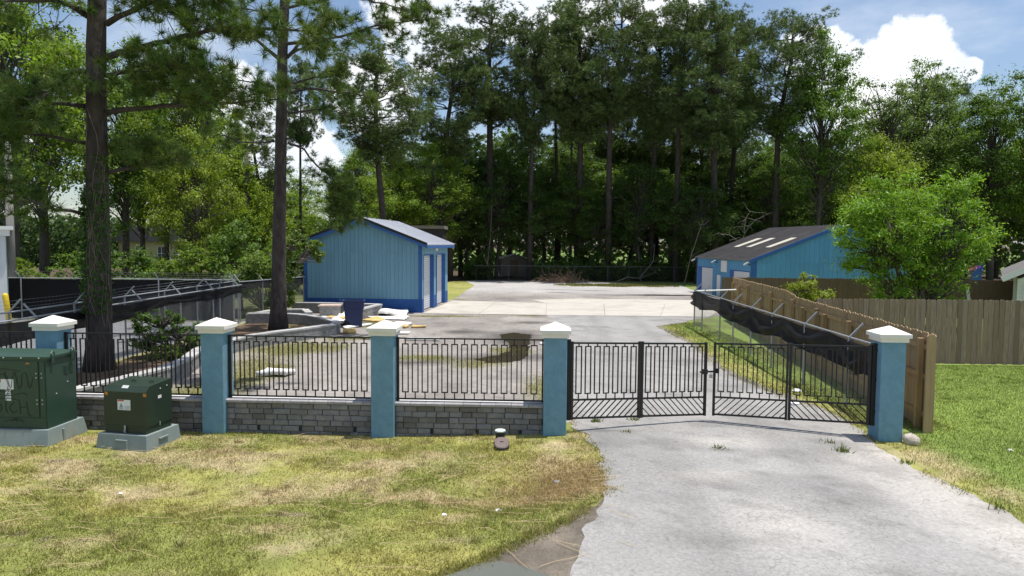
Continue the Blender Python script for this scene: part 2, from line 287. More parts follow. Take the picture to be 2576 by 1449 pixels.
# ------------------------------------------------------------ ground and paving
G_=np.array([.25,.27,.07]); YG=np.array([.345,.33,.10]); ST=np.array([.46,.385,.22]); DI=np.array([.24,.19,.14])
DRIVE=[(.45,3.6),(.55,5.8),(.63,6.79),(.74,7.32),(.92,7.95),(1.13,8.5),(1.36,9.1),(1.32,9.44),(1.37,9.94),(1.38,10.69),(1.28,11.57),(1.14,12.4),(1.2,13.4),(1.36,15.1),(1.65,18.5),(1.69,24.8),(1.68,33),
       (9.2,33),(7.6,30),(5.96,28.4),(6.06,23.1),(5.65,19.),(5.83,16.34),(6.04,14.5),(6.34,13.5),(6.35,12.6),(5.97,10.8),(5.97,10.04),(6.09,9.3),(6.09,8.66),(6.08,7.98),(5.96,7.12),(6.2,5.5),(6.8,3.6)]
MUD=[(1.40,9.15),(1.02,8.5),(.66,8.08),(.31,7.72),(-.13,7.32),(-.5,7.0),(-.85,6.69),(-1.6,5.8),(-2.2,4.2),(-1.8,3.6),(.6,3.6),(.7,5.8),(.78,6.79),(.9,7.32),(1.05,7.95),(1.26,8.5)]
PLANTER=[(-8.92,13.6),(-8.45,15.),(-8.2,16.1),(-8.3,17.3),(-8.78,19.4),(-8.6,21.),(-8.35,22.),(-7.9,22.9),(-7.35,23.7),(-6.55,25.),(-6.6,25.9),(-7.8,27.5),(-8.7,28.3),(-9.8,28.7),(-11.0,28.5),(-11.1,20),(-11.1,13.6)]
def lawn_col(x,y):
    n1=fbm(x*1.5,y*2.4,1,5); n2=fbm(x*.8+7,y*1.1,2,5); n3=fbm(x*4.1,y*6.,3)
    bank=sst(8.6,9.2,y)*(1-sst(11.9,12.1,y)); w=.0+.20*bank
    strawm=sst(.36,.60,n1*.62+n3*.18+w*.62-.085+.12*(1-sst(-9,-2,x))*0)
    base=G_[None]*(1-sst(.35,.65,n2))[:,None]+YG[None]*sst(.35,.65,n2)[:,None]
    c=base*(1-strawm[:,None])+ST[None]*strawm[:,None]
    dm=sst(.66,.76,n3*.5+fbm(x*1.7,y*2.2,9)*.5)*.8
    c=c*(1-dm[:,None])+DI[None]*dm[:,None]
    # dry corner by the drive and hollow
    h=np.exp(-(((x-.9)/.55)**2+((y-9.9)/.7)**2))+np.exp(-(((x-.1)/.9)**2+((y-9.1)/.25)**2)); h=np.clip(h,0,1)[:,None]*.5
    c=c*(1-h)+np.array([.45,.33,.19])[None]*h
    r=sst(6.3,7.3,x-.0*y)[:,None]
    rg=np.array([.19,.26,.055])[None]*(.85+.4*n2)[:,None]; e=(np.exp(-((x-6.35)/.45)**2)*.6*(1-sst(12.5,13.5,y)))[:,None]
    rg=rg*(1-e)+ST[None]*e
    return c*(1-r)+rg*r
def ground_col(x,y):
    c=lawn_col(x,y)
    gr=np.array([.26,.26,.265]); ff=np.array([.10,.07,.045]); mu=np.array([.15,.10,.07])
    def mixin(c,m,col): m=m[:,None]; return c*(1-m)+np.asarray(col)[None]*m
    n=fbm(x*.8,y*.8,21)
    c=mixin(c,((x<-11.25)&(y>12.3)).astype(float)*(1-sst(29.2,30,y)),gr)
    c=mixin(c,sst(29.2,30.2,y)*(x<-11.)*sst(.3,.5,n+.2),[.09,.10,.04])
    c=mixin(c,inpoly(x,y,PLANTER).astype(float)*sst(.35,.5,n+.12),mu)
    c=mixin(c,sst(61,63.5,y+2*(n-.5)),ff)
    c=mixin(c,sst(84,86,y)*(1-sst(320,360,y)),[.14,.2,.04])
    c=mixin(c,((x>8)&(y>20)&(y<63)).astype(float)*sst(.4,.6,n)*.6,[.16,.15,.07])
    return c
def axis(a): return np.concatenate(a)
gx=axis([[-3000,-1200,-500,-250,-140],np.arange(-100,-14,3.),np.arange(-14,16.5,.15),np.arange(17,100,3.),[140,250,500,1200,3000]])
gy=axis([[-400,-150,-60,-25,-10],np.arange(-4,5.5,.6),np.arange(5.7,22,.15),np.arange(22,70,.5),np.arange(71,150,4.),[180,260,500,1200,3500]])
X,Y=np.meshgrid(gx,gy); xf=X.ravel(); yf=Y.ravel()
nx=len(gx); ny=len(gy); ii=(np.arange(ny-1)[:,None]*nx+np.arange(nx-1)[None]).ravel()
gm=nmesh('ground',np.stack([xf,yf,hf(xf,yf)],1),np.stack([ii,ii+1,ii+nx+1,ii+nx],1),ground_col(xf,yf),True)
og=obj('ground',gm,m_ground); og['kind']='structure'

def sheet(name,poly,dz,colf,mat,step=.3,rag=.05,kind='structure',zf=None):
    P=[]; n=len(poly); rs=random.Random(hash(name)%999)
    for i in range(n):
        a=Vector(poly[i]); b=Vector(poly[(i+1)%n]); k=max(1,int((b-a).length/min(step,.14 if rag else step)))
        k=min(k,120); t=(b-a).normalized(); nn=Vector((-t.y,t.x))
        for j in range(k):
            p=a+(b-a)*j/k
            if rag: p=p+nn*(rag*2*(float(fbm(np.array([p.x*2.3]),np.array([p.y*2.3]),31,5)[0])-.5)+rs.uniform(-.3,.3)*rag)
            P.append(p)
    ne=len(P); xs=np.array([p.x for p in P]); ys=np.array([p.y for p in P])
    qx,qy=np.meshgrid(np.arange(xs.min(),xs.max(),step),np.arange(ys.min(),ys.max(),step)); qx=qx.ravel(); qy=qy.ravel()
    k=inpoly(qx,qy,[(p.x,p.y) for p in P]); V=P+[Vector((a,b)) for a,b in zip(qx[k],qy[k])]
    r=delaunay_2d_cdt(V,[(i,(i+1)%ne) for i in range(ne)],[],1,1e-5)
    v=np.array([(p.x,p.y) for p in r[0]]); z=(hf(v[:,0],v[:,1]) if zf is None else zf)+dz
    me=nmesh(name,np.column_stack([v,z*np.ones(len(v))]),np.array([f for f in r[2] if len(f)==3]),None if colf is None else colf(v[:,0],v[:,1]),True)
    # make faces look up
    if me.polygons[0].normal.z<0: me.flip_normals()
    o=obj(name,me,mat); o['kind']=kind; return o
def yard_col(x,y):
    n=fbm(x*.5,y*.35,41); n2=fbm(x*1.7,y*1.1,42); b=np.array([.31,.28,.255])[None]*(.66+.6*n)[:,None]
    b=b*(1-.25*sst(.5,.7,n2))[:,None]
    f=sst(44,50,y)[:,None]; b=b*(1-f)+np.array([.42,.40,.385])[None]*(.8+.4*n)[:,None]*f
    g=grass_in(x,y)[:,None]; b=b*(1-g)+np.array([.19,.18,.07])[None]*g
    w=wet(x,y)[:,None]; return b*(1-.72*w)
def wet(x,y):
    w=0
    for cx,cy,a,b in ((.15,24.8,1.1,2.3),(-.3,20.4,1.9,.75),(-2.8,19.4,1.1,.4),(9.5,46,4.2,.8),(3.2,48,1.2,.35),(6,50,1.6,.5),(-1.9,26.2,.8,.8),(.9,29.5,.9,.5),(3.5,51,1.8,.3)):
        w=w+np.exp(-(((x-cx)/a)**2+((y-cy)/b)**2))
    return np.clip(w*1.25-.25+(fbm(x*2,y*1.5,51)-.5)*.5,0,1)*sst(.05,.3,w)
def grass_in(x,y):
    w=0
    for cx,cy,a,b in ((-6.9,22.,1.7,1.6),(-5.6,24.3,1.5,.45),(-6.9,18,1.1,2.4),(-7.2,14.6,1.2,1.6),(-2.6,20.2,1.0,.55),(-.9,19.4,1.1,.8),(-.1,21.6,.7,.8),(.75,16.0,.42,1.6),(.55,13.3,.7,.6),(-4.6,13.1,3.5,.22),(-3.1,31.8,2.5,.35),(.4,32.2,1.0,.25),(8.8,56.5,5,1.7),(-3.2,41.5,.8,.6),(-5.7,28.6,1.1,1.3)):
        w=w+np.exp(-(((x-cx)/a)**2+((y-cy)/b)**2))
    return np.clip((w-.25)*1.6+(fbm(x*1.8,y*1.4,61)-.5)*1.6,0,1)*sst(.12,.4,w)
def drive_col(x,y):
    n=fbm(x*.55,y*.55,71); n2=fbm(x*1.9,y*1.9,72); c=np.array([.315,.303,.29])[None]*(.80+.40*n)[:,None]
    d=np.zeros_like(x)
    for cx,cy,a,b in ((3.5,11.35,.55,.22),(5.7,10.6,.6,.45),(3.2,7.9,.55,.6),(5.4,9.2,.5,1.3),(5.6,7.8,.5,1.2),(2.9,9.6,.5,.3)): d=d+np.exp(-(((x-cx)/a)**2+((y-cy)/b)**2))
    d=np.clip(d*1.1+(n2-.5)*.6,0,1)[:,None]*.7; c=c*(1-d)+np.array([.47,.44,.40])[None]*d
    e=(np.exp(-((x-6.)/.35)**2)*(1-sst(11.5,12.5,y))*.5)[:,None]; c=c*(1-e)+np.array([.55,.50,.44])[None]*e
    w=(wet(x,y)*(y>18))[:,None]*.5
    dk=np.zeros_like(x)
    for cx,cy,a,b in ((3.4,10.85,.35,.12),(1.55,12.0,.5,.12)): dk=dk+np.exp(-(((x-cx)/a)**2+((y-cy)/b)**2))
    c=c*(1-.4*np.clip(dk,0,1)[:,None])
    tr=np.exp(-((x-2.35-.06*(y-9))/.28)**2)+np.exp(-((x-4.3-.06*(y-9))/.28)**2); c=c*(1-.13*np.clip(tr,0,1)*(.5+n2))[:,None]; dkn=sst(.52,.70,fbm(x*1.1+4,y*1.6,75,5))[:,None]; c=c*(1-.2*dkn); spk=sst(.66,.74,fbm(x*5,y*7,77,3))[:,None]; c=c*(1-.18*spk)
    return c*(1-w)
sheet('yard_pavement',[(-8.35,12.6),(-8.1,16.1),(-8.2,17.3),(-8.7,19.4),(-8.5,21.),(-8.25,22.),(-7.8,22.9),(-7.25,23.7),(-6.45,25.),(-6.5,26),(-7.7,27.6),(-8.6,28.6),(-9.8,29),(-10.4,33.8),(-3.6,41),(-3.0,55),(-4.2,62.6),(6,62.2),(14,57),(13.4,50),(13.6,42),(11,34),(7.2,30),(6.2,28.4),(6.3,23.1),(5.9,19.),(6.1,16.3),(6.3,14.5),(6.5,12.6)],.006,yard_col,m_yard,.33,.12)
sheet('driveway',DRIVE,.013,drive_col,m_asphalt,.16,.13)
sheet('mud_patch',MUD,.008,lambda x,y:np.array([.19,.16,.125])[None]*(.4+1.*fbm(x*2.2,y*2.2,81))[:,None],m_mud,.15,.14)
sheet('road',[(-300,-5),(300,-5),(300,3.4),(-300,3.4)],.01,None,M('street_asphalt',(.16,.16,.16),.9,.15,3),20,0)
SF=[(-4.3,33.0),(-1.6,32.83),(1.6,32.62),(4.4,32.54),(7.0,32.46),(9.3,32.4)]; SB=[(-3.5,40.4),(-.9,39.9),(2.0,39.3),(5.2,39.0),(8.6,38.72),(12.2,38.4)]
for k in range(5):
    a,b,c,d=SF[k],SF[k+1],SB[k+1],SB[k]; g_=.012
    sheet('concrete_slab',[(a[0]+g_,a[1]),(b[0]-g_,b[1]),(c[0]-g_,c[1]),(d[0]+g_,d[1])],.022+.002*(k%2),None,m_conc,1.,.006)
sheet('concrete_slab',[(1.9,39.36),(12.,38.47),(12.8,42),(4.,42.6),(1.2,41.4)],.018,None,m_conc,1.,.08)
sheet('puddle',[(-.8,6.2),(-.66,6.8),(-.34,7.06),(.05,7.22),(.36,7.18),(.55,6.9),(.6,6.2),(0,5.4),(-.6,5.5)],0,None,m_puddle,.2,.07,zf=hz(-.1,7.12)+.010)
sheet('puddle',[(-.45,25.6),(.1,26.2),(.75,25.6),(.62,23.6),(.5,21.6),(.42,20.3),(.02,19.6),(-.75,19.5),(-1.15,20.1),(-.6,20.7),(-.05,21.5),(-.12,23.2)],.014,None,m_puddle2,.3,.16)
sheet('puddle',[(7.6,46.3),(9,45.7),(12,45.8),(12.2,46.3),(9.5,46.7)],.014,None,m_puddle2,.4,.2)

# ------------------------------------------------------------ foliage generators
def unit(v): return v/np.maximum(np.linalg.norm(v,axis=1,keepdims=True),1e-6)
def leaf_mesh(name,P,Nn,L,W,col,rng,droop=0.):
    n=len(P); a=unit(np.cross(Nn,rng.normal(size=(n,3)))); a[:,2]-=droop; a=unit(a); b=unit(np.cross(Nn,a)); L=L[:,None]; W=W[:,None]
    V=np.stack([P-a*L*.5,P+b*W*.5-a*L*.05,P+a*L*.5,P-b*W*.5-a*L*.05],1).reshape(-1,3); F=np.arange(n*4).reshape(n,4)
    return nmesh(name,V,F,np.repeat(col,4,0))
def needle_mesh(name,P,D,k,L,w,col,rng,spread=.9):
    n=len(P); d=unit(np.repeat(D,k,0)*(1-spread*.45)+unit(rng.normal(size=(n*k,3)))*spread); p=np.repeat(P,k,0)+d*L*.06
    ln=(L*(.7+.5*rng.random((n*k,1)))); s=unit(np.cross(d,rng.normal(size=(n*k,3))))*w*.5
    tip=p+d*ln; tip[:,2]-=ln[:,0]*.08
    V=np.stack([p-s,p+s,tip],1).reshape(-1,3); F=np.arange(n*k*3).reshape(-1,3); c=np.repeat(col,k,0)*(.8+.4*rng.random((n*k,1)))
    return nmesh(name,V,F,np.repeat(c,3,0))
def curve(a,b,rng,sag=0.,n=5,wob=.06):
    a=np.array(a,float); b=np.array(b,float); t=np.linspace(0,1,n)[:,None]; l=np.linalg.norm(b-a)
    p=a+(b-a)*t; p[1:-1]+=rng.normal(size=(n-2,3))*l*wob; p[:,2]+=sag*l*np.sin(PI*t[:,0]); return p
def vary(rng,n,base,v=.3,hue=.12):
    c=np.array(base)[None]*(1-v+2*v*rng.random((n,1))); c[:,0]*=1-hue+2*hue*rng.random(n); return c
def broadleaf(seed,H,R,zb,nl,size,base,lumps=46,flat=.75,tr=None,topheavy=.0):
    rng=np.random.default_rng(seed); mb=MB(); tr=tr or H*.016
    tp=np.array([[0,0,-.2],[.1,.05,.15*H],[rng.normal()*.25,rng.normal()*.25,.4*H],[rng.normal()*.4,rng.normal()*.4,.62*H],[rng.normal()*.4,rng.normal()*.4,.85*H]])
    mb.tube(tp,[tr*1.25,tr,tr*.8,tr*.55,tr*.2],8); lm=MB(); cz=(zb+H)/2; hz_=(H-zb)/2; C=[];RL=[]
    for i in range(lumps):
        u=rng.normal(size=3); u/=np.linalg.norm(u); u[2]=u[2]*.9+.1; f=(.42+.55*rng.random()**.6)*(1+.12*rng.normal())
        env=1-.35*max(0,u[2])*(1-topheavy)
        c=np.array([u[0]*R*f*env,u[1]*R*f*env,cz+u[2]*hz_*f]); rl=R*(.07+.15*rng.random()**1.5); C.append(c); RL.append(rl)
        z0=min(max(c[2]*.8-.05*H,zb*.7),.82*H); k=np.interp(z0,tp[:,2],np.arange(5)); i0=int(min(k,3)); st=tp[i0]+(tp[i0+1]-tp[i0])*(k-i0)
        q=curve(st,c,rng,.08,4); lm.tube(q,[tr*.22,tr*.15,tr*.09,tr*.04],5,False)
    C=np.array(C);RL=np.array(RL); w=RL**2; idx=rng.choice(lumps,nl,p=w/w.sum()); u=unit(rng.normal(size=(nl,3))); u[:,2]=u[:,2]*.85+.2; u=unit(u)
    rr=RL[idx]*np.abs(.35+.75*rng.normal(size=nl)*.8+.25); P=C[idx]+u*rr[:,None]*np.array([1.1,1.1,flat*1.05]); Nn=unit(u*.7+np.array([0,0,.55])+rng.normal(size=(nl,3))*.45)
    L=size*(.5+.9*rng.random(nl)**1.4); col=vary(rng,nl,base,.36)*(.82+.36*rng.random(lumps))[idx][:,None]
    return mb.mesh('trunk',True),lm.mesh('limbs',True),leaf_mesh('crown',P,Nn,L,L*.55,col,rng,.25)
def pine(seed,H,R,zc,base,k=11,L=.32,w=.045,nl=50,tr=.26,pads=4):
    rng=np.random.default_rng(seed); mb=MB(); lm=MB()
    tp=np.array([[0,0,-.2],[rng.normal()*.12,0,.3*H],[rng.normal()*.25,rng.normal()*.2,.6*H],[rng.normal()*.35,rng.normal()*.3,.82*H],[rng.normal()*.4,rng.normal()*.4,.98*H]])
    mb.tube(tp,[tr*1.15,tr*.92,tr*.72,tr*.5,tr*.12],9); P=[];D=[]
    hh=(H-zc)*.5; cz=zc+hh*1.0
    for i in range(nl):
        uz=1-2*(i+.5)/nl; uz=math.copysign(abs(uz)**.85,uz); az=i*2.39996+rng.normal()*.35; rh=math.sqrt(max(0,1-uz*uz)); f=(.72+.30*rng.random())*(1 if uz>-.2 else .8)
        e=np.array([math.cos(az)*rh*R*f,math.sin(az)*rh*R*f,cz+uz*hh*f]); dh=math.hypot(e[0],e[1])
        z0=min(max(e[2]-dh*rng.uniform(.25,.9),zc*.92),.93*H); kk=np.interp(z0,tp[:,2],np.arange(5)); i0=int(min(kk,3)); st=tp[i0]+(tp[i0+1]-tp[i0])*(kk-i0); e=e+np.array([st[0],st[1],0])
        ln=np.linalg.norm(e-st); q=curve(st,e,rng,-.07,5,.05); t=(uz+1)/2
        lm.tube(q,[tr*.26,tr*.2,tr*.14,tr*.08,tr*.03],5,False)
        for s in range(pads+1):
            f=.45+.55*s/pads; kf=f*4; j=int(min(kf,3)); a=q[j]+(q[j+1]-q[j])*(kf-j)
            dr=rng.normal(size=3); dr[2]=abs(dr[2])*.5; dr/=np.linalg.norm(dr); b=a+dr*(.35+ln*.13)*(.5+.8*rng.random())
            if s<pads: lm.tube(np.array([a,(a+b)/2+rng.normal(size=3)*.05,b]),[tr*.07,tr*.05,tr*.02],4,False)
            nt=rng.integers(18,30); u=unit(rng.normal(size=(nt,3))); u[:,2]=u[:,2]*.9+.15; rad=rng.uniform(.4,.85)*R/4.3
            pp=b+u*rad*np.array([1.,1.,.85])*(.45+.55*rng.random((nt,1))); P.append(pp); D.append(unit(u+np.array([0,0,.35])))
    for s in range(7):
        z0=zc*(.45+.5*rng.random()); az=rng.random()*6.28; st=np.array([tp[1][0],0,z0]); e=st+np.array([math.cos(az),math.sin(az),.15])*rng.uniform(.5,1.8); lm.tube(np.array([st,(st+e)/2,e]),[.05,.035,.015],4,False)
    P=np.concatenate(P);D=np.concatenate(D); col=vary(rng,len(P),base,.3)
    return mb.mesh('trunk',True),lm.mesh('limbs',True),needle_mesh('crown',P,D,k,L,w,col,rng,.8)
BR=(.20,.30,.035); YB=(.25,.33,.04); MG=(.125,.21,.034); DG=(.085,.145,.03); PALE=(.165,.245,.07); PN=(.115,.165,.055)
protoB=[broadleaf(11,15,4.,3.,36000,.185,BR,150),broadleaf(12,16,4.2,3.5,36000,.19,MG,160),broadleaf(13,14,4.4,1.5,32000,.20,DG,140),broadleaf(14,18,4.,5,26000,.17,PALE,130,.8),broadleaf(15,9,3.4,.6,30000,.165,YB,120)]
protoP=[pine(21,24,4.4,11,PN),pine(22,24,4.0,9.5,PN,nl=50),pine(23,25,4.8,12.5,PN,nl=46,tr=.29),pine(24,23,3.6,13,PN,nl=38,tr=.2)]
protoS=[broadleaf(31,3,1.6,.1,9000,.13,MG,60,tr=.05),broadleaf(32,3.2,1.5,.1,9000,.13,BR,60,tr=.05),broadleaf(33,2.6,1.7,.05,9000,.14,DG,60,tr=.05)]
SPEC={'B':[(p,15,4.0,m_leaf,m_bark2) for p in protoB],'P':[(p,24,4.2,m_needle,m_bark) for p in protoP],'S':[(p,3,1.6,m_leaf,m_bark2) for p in protoS]}
HB=[15,16,14,18,9]; RB=[4,4.2,4.4,4,3.4]; HP=[24,24,25,23]; RP=[4.4,4.,4.8,3.6]; HS=[3,3.2,2.6]; RS=[1.6,1.5,1.7]
rt=random.Random(5)
def tree(kind,i,x,y,H,R,label,cat,group=None,name=None,rz=None):
    p,_,_,ml,mbk=SPEC[kind][i]; h0={'B':HB,'P':HP,'S':HS}[kind][i]; r0={'B':RB,'P':RP,'S':RS}[kind][i]
    nm=name or {'B':'broadleaf_tree','P':'pine_tree','S':'shrub'}[kind]
    t=thing(nm,label,cat,(x,y,hz(x,y)-.02),rt.random()*6.28 if rz is None else rz,group); t.scale=(R/r0,R/r0,H/h0)
    tk=obj('trunk' if kind!='S' else 'stems',p[0],mbk,t); lo_=obj('limbs',p[1],mbk,tk); lo_['kind']='stuff'; obj('crown',p[2],ml,t); return t

# ------------------------------------------------------------ front row: pillars, block walls, iron panels
ROW=R_(-2.75)
PIL=[(-8.28,12.42),(-5.25,12.23),(-2.23,12.06),(.76,11.93),(6.42,11.70)]
PIL_L=['blue stucco gate pillar with cream cap behind the large green cabinet','blue pillar with cream cap beside the small green transformer','blue pillar with cream cap between the two middle fence panels','blue pillar with cream cap carrying the hinge of the black gate nearest the valve','blue pillar with cream cap beside the wooden fence and pale rock']
_o=[(-.19,-.2),(.19,-.2),(.2,-.19),(.2,.19),(.19,.2),(-.19,.2),(-.2,.19),(-.2,-.19)]; _m=MB(); _m.add([(x,y,-.3) for x,y in _o]+[(x,y,1.8) for x,y in _o],[(i,(i+1)%8,(i+1)%8+8,i+8) for i in range(8)]); sh=_m.mesh('shaft'); lo=MB().box(-.228,.228,-.228,.228,1.79,1.862).mesh('cap_moulding')
cp=MB(); a=.262; cp.add([(-a,-a,1.862),(a,-a,1.862),(a,a,1.862),(-a,a,1.862),(-a,-a,1.925),(a,-a,1.925),(a,a,1.925),(-a,a,1.925),(0,0,2.05)],[(3,2,1,0),(0,1,5,4),(1,2,6,5),(2,3,7,6),(3,0,4,7),(4,5,8),(5,6,8),(6,7,8),(7,4,8)])
cpm=cp.mesh('cap')
for (x,y),l in zip(PIL,PIL_L):
    t=thing('gate_pillar',l,'pillar',(x,y,0),ROW,'blue pillars along the front fence')
    obj('shaft',sh,m_blue,t); c=obj('cap',cpm,m_cap,t); obj('cap_moulding',lo,m_cap,c)
def chamfer_block(w,d,h,c=.007):
    m=MB(); w/=2; m.add([(-w,c,0),(w,c,0),(w,d,0),(-w,d,0),(-w,c,h),(w,c,h),(w,d,h),(-w,d,h),(-w+c,0,c),(w-c,0,c),(w-c,0,h-c),(-w+c,0,h-c)],
      [(3,2,1,0),(4,5,6,7),(1,2,6,5),(2,3,7,6),(3,0,4,7),(8,9,10,11),(0,1,9,8),(1,5,10,9),(5,4,11,10),(4,0,8,11)]); me=m.mesh('block'); me.materials.append(m_block); return me
BLK=[(w,chamfer_block(w-.009,.19,.0945,.012)) for w in (.17,.225,.265,.31)]
def capstone(w):
    m=MB(); w/=2; c=.012; h=.062; d=.27
    m.add([(-w,c,0),(w,c,0),(w,d,0),(-w,d,0),(-w,c,h-c),(w,c,h-c),(w,d,h-c),(-w,d,h-c),(-w+.003,c*2,h),(w-.003,c*2,h),(w-.003,d-c,h),(-w+.003,d-c,h),(-w+.004,0,.01),(w-.004,0,.01),(w-.004,0,h-c-.004),(-w+.004,0,h-c-.004)],
      [(3,2,1,0),(1,2,6,5),(2,3,7,6),(3,0,4,7),(12,13,14,15),(0,1,13,12),(1,5,14,13),(5,4,15,14),(4,0,12,15),(4,5,9,8),(5,6,10,9),(6,7,11,10),(7,4,8,11),(8,9,10,11)])
    me=m.mesh('capstone'); me.materials.append(m_capstone); return me
CAPS=[(w,capstone(w-.004)) for w in (.27,.3,.33)]
def block_wall(a,b,label,rnd):
    a=Vector((*a,0)); b=Vector((*b,0)); d=b-a; Ln=d.length; t=thing('block_wall',label,'low wall',a,math.atan2(d.y,d.x),'low block walls under the iron fence')
    z0=.05; MB().box(.0,Ln,-.055,.075,-.2,.55).build('core',m_core,t)
    for r in range(6):
        x=-rnd.uniform(0,.15); z=.548-(r+1)*.0995; nxt=.45
        while x<Ln-.01:
            w,me=rnd.choice(BLK); x1=min(x+w,Ln); x0=max(x,0)
            if r==4 and x0>nxt:
                nxt=x0+.75; x=x0+.05; continue      # weep hole left open
            if x1-x0>.03:
                piece('block',me,t,((x0+x1)/2,-.085+rnd.uniform(-.012,.006),z+rnd.uniform(-.003,.003)),(0,rnd.uniform(-.012,.012),rnd.uniform(-.03,.03)),((x1-x0)/w,.9,1))
            x=x1
    x=0; k=0
    while x<Ln-.02:
        w,me=rnd.choice(CAPS); x1=min(x+w,Ln)
        if Ln-x1<.08: x1=Ln
        piece('capstone',me,t,((x+x1)/2,-.125+rnd.uniform(-.006,.006),.551),(rnd.uniform(-.01,.01),0,rnd.uniform(-.008,.008)),((x1-x)/w,1,1)); x=x1
    MB().box(.02,Ln-.02,.03,.075,.6135,.617).build('adhesive_strip',m_mortar,t)
rb=random.Random(3)
def unitrow(i,f): # point on pillar i's side face
    x,y=PIL[i]; return (x+f*math.cos(ROW),y+f*math.sin(ROW))
block_wall((-11.6,12.62),unitrow(0,-.2),'grey block wall running behind the large green cabinet',rb)
block_wall(unitrow(0,.2),unitrow(1,-.2),'grey block wall partly hidden by the small green transformer',rb)
block_wall(unitrow(1,.2),unitrow(2,-.2),'grey block wall below the iron panel in front of the foam lump',rb)
block_wall(unitrow(2,.2),unitrow(3,-.2),'grey block wall below the iron panel nearest the gate',rb)

T=.019
def picket_mesh(w,z0,z1,zt,zb,t=T):
    m=MB(); h=t/2
    m.box(-w/2-h,-w/2+h,-h,h,z0-h,z1+h); m.box(w/2-h,w/2+h,-h,h,z0-h,z1+h); m.box(-w/2+h,w/2-h,-h+.001,h-.001,z1-h,z1+h); m.box(-w/2+h,w/2-h,-h+.001,h-.001,z0-h,z0+h)
    m.box(-h,h,-h+.002,h-.002,z1+h,zt); m.box(-h,h,-h+.002,h-.002,zb,z0-h); me=m.mesh('picket'); me.materials.append(m_iron_r); return me
PK=picket_mesh(.10,.775,1.625,1.715,.665)
PKG=picket_mesh(.10,.79,1.62,1.69,.695)
def iron_panel(a,b,label,n=14):
    a=Vector((*a,0)); b=Vector((*b,0)); d=b-a; Ln=d.length; t=thing('iron_fence_panel',label,'fence panel',a,math.atan2(d.y,d.x),'black iron fence panels')
    MB().box(.0,Ln,-.014,.014,1.715,1.738).build('top_rail',m_iron,t); MB().box(.0,Ln,-.014,.014,.64,.665).build('bottom_rail',m_iron,t)
    MB().box(.012,.055,-.02,.02,.615,1.745).build('end_post',m_iron,t); MB().box(Ln-.03,Ln-.003,-.016,.016,.63,1.742).build('end_post',m_iron,t)
    s=Ln/(n+.9)
    for i in range(n): piece('picket',PK,t,(s*(i+.95),0,0))
iron_panel(unitrow(1,.2),unitrow(2,-.2),'black iron fence panel with foam lump and grass behind it')
iron_panel(unitrow(2,.2),unitrow(3,-.2),'black iron fence panel next to the gate with dark puddles behind it')
iron_panel(unitrow(0,.2),unitrow(1,-.2),'black iron fence panel above the small green transformer with pine trunk behind')
iron_panel((-11.3,12.60),unitrow(0,-.2),'black iron fence panel cut by the picture edge above the large cabinet')

def gate(h,c,label,mirror,clear=.34):
    h=Vector((*h,0)); c=Vector((*c,0)); d=c-h; Ln=d.length; t=thing('driveway_gate',label,'gate',(h.x,h.y,0),math.atan2(d.y,d.x),'black iron driveway gates')
    zt,zm,zb=1.695,.665,clear; f=.02; mid=Ln*.5
    for x,w in ((.02,.045),(Ln-.02,.045)): MB().box(x-w/2,x+w/2,-f,f,zb-.01,zt+.012).build('stile',m_iron,t)
    MB().box(mid-.05,mid-.003,-.026,.026,zb-.012,zt+.02).build('middle_post',m_iron,t); MB().box(mid+.003,mid+.045,-.022,.022,zb-.012,zt+.02).build('middle_post',m_iron,t)
    for nm,z0,z1 in (('top_rail',zt-.03,zt),('middle_rail',zm,zm+.03),('bottom_rail',zb,zb+.03)):
        MB().box(.0425,mid-.05,-.015,.015,z0,z1).build(nm,m_iron,t); MB().box(mid+.045,Ln-.0425,-.015,.015,z0,z1).build(nm,m_iron,t)
    for x0,x1,sg in ((.045,mid-.05,1),(mid+.045,Ln-.045,-1)):
        n=7; s=(x1-x0)/(n+.15)
        for i in range(n): piece('picket',PKG,t,(x0+s*(i+.58),0,0))
        hgt=zm-zb-.03; st=.118; sgn=sg*(1 if not mirror else -1); za=zb+.03
        x=x0-hgt
        while x<x1:
            # bar from (x,za) to (x+hgt,zm) clipped to the bay
            u0=max(0,(x0-x)/hgt); u1=min(1,(x1-x)/hgt)
            if u1-u0>.08:
                p=(x+hgt*u0,za+hgt*u0); q=(x+hgt*u1,za+hgt*u1)
                if sgn<0: p=(x0+x1-p[0],p[1]); q=(x0+x1-q[0],q[1])
                MB().bar((p[0],0,p[1]),(q[0],0,q[1]),.016,.016,(0,1,0)).build('diagonal_bar',m_iron_r,t)
            x+=st
    MB().box(Ln-.10,Ln-.0,-.05,-.022,1.12,1.21).build('latch_plate',m_iron,t)
    for z in (.5,1.5): MB().tube([(.0,-.0,z-.06),(.0,0,z+.06)],.022,8).build('hinge',m_iron,t)
    for ch in t.children:   # the leaves sag toward their free ends
        if ch.data==PKG: ch.location.z-=.041*ch.location.x
        else:
            for v in ch.data.vertices: v.co.z-=.041*v.co.x
    return t
HL=unitrow(3,.275); HR=unitrow(4,-.275)
gl=gate(HL,(3.62,12.72),'black iron gate leaf hinged on the pillar beside the block wall',False)
MB().tube([(2.55,-.035,1.055),(2.86,-.036,1.05)],.016,8).build('latch_bolt',m_iron,gl)
gr=gate(HR,(3.75,12.72),'black iron gate leaf hinged on the pillar beside the wooden fence',False)
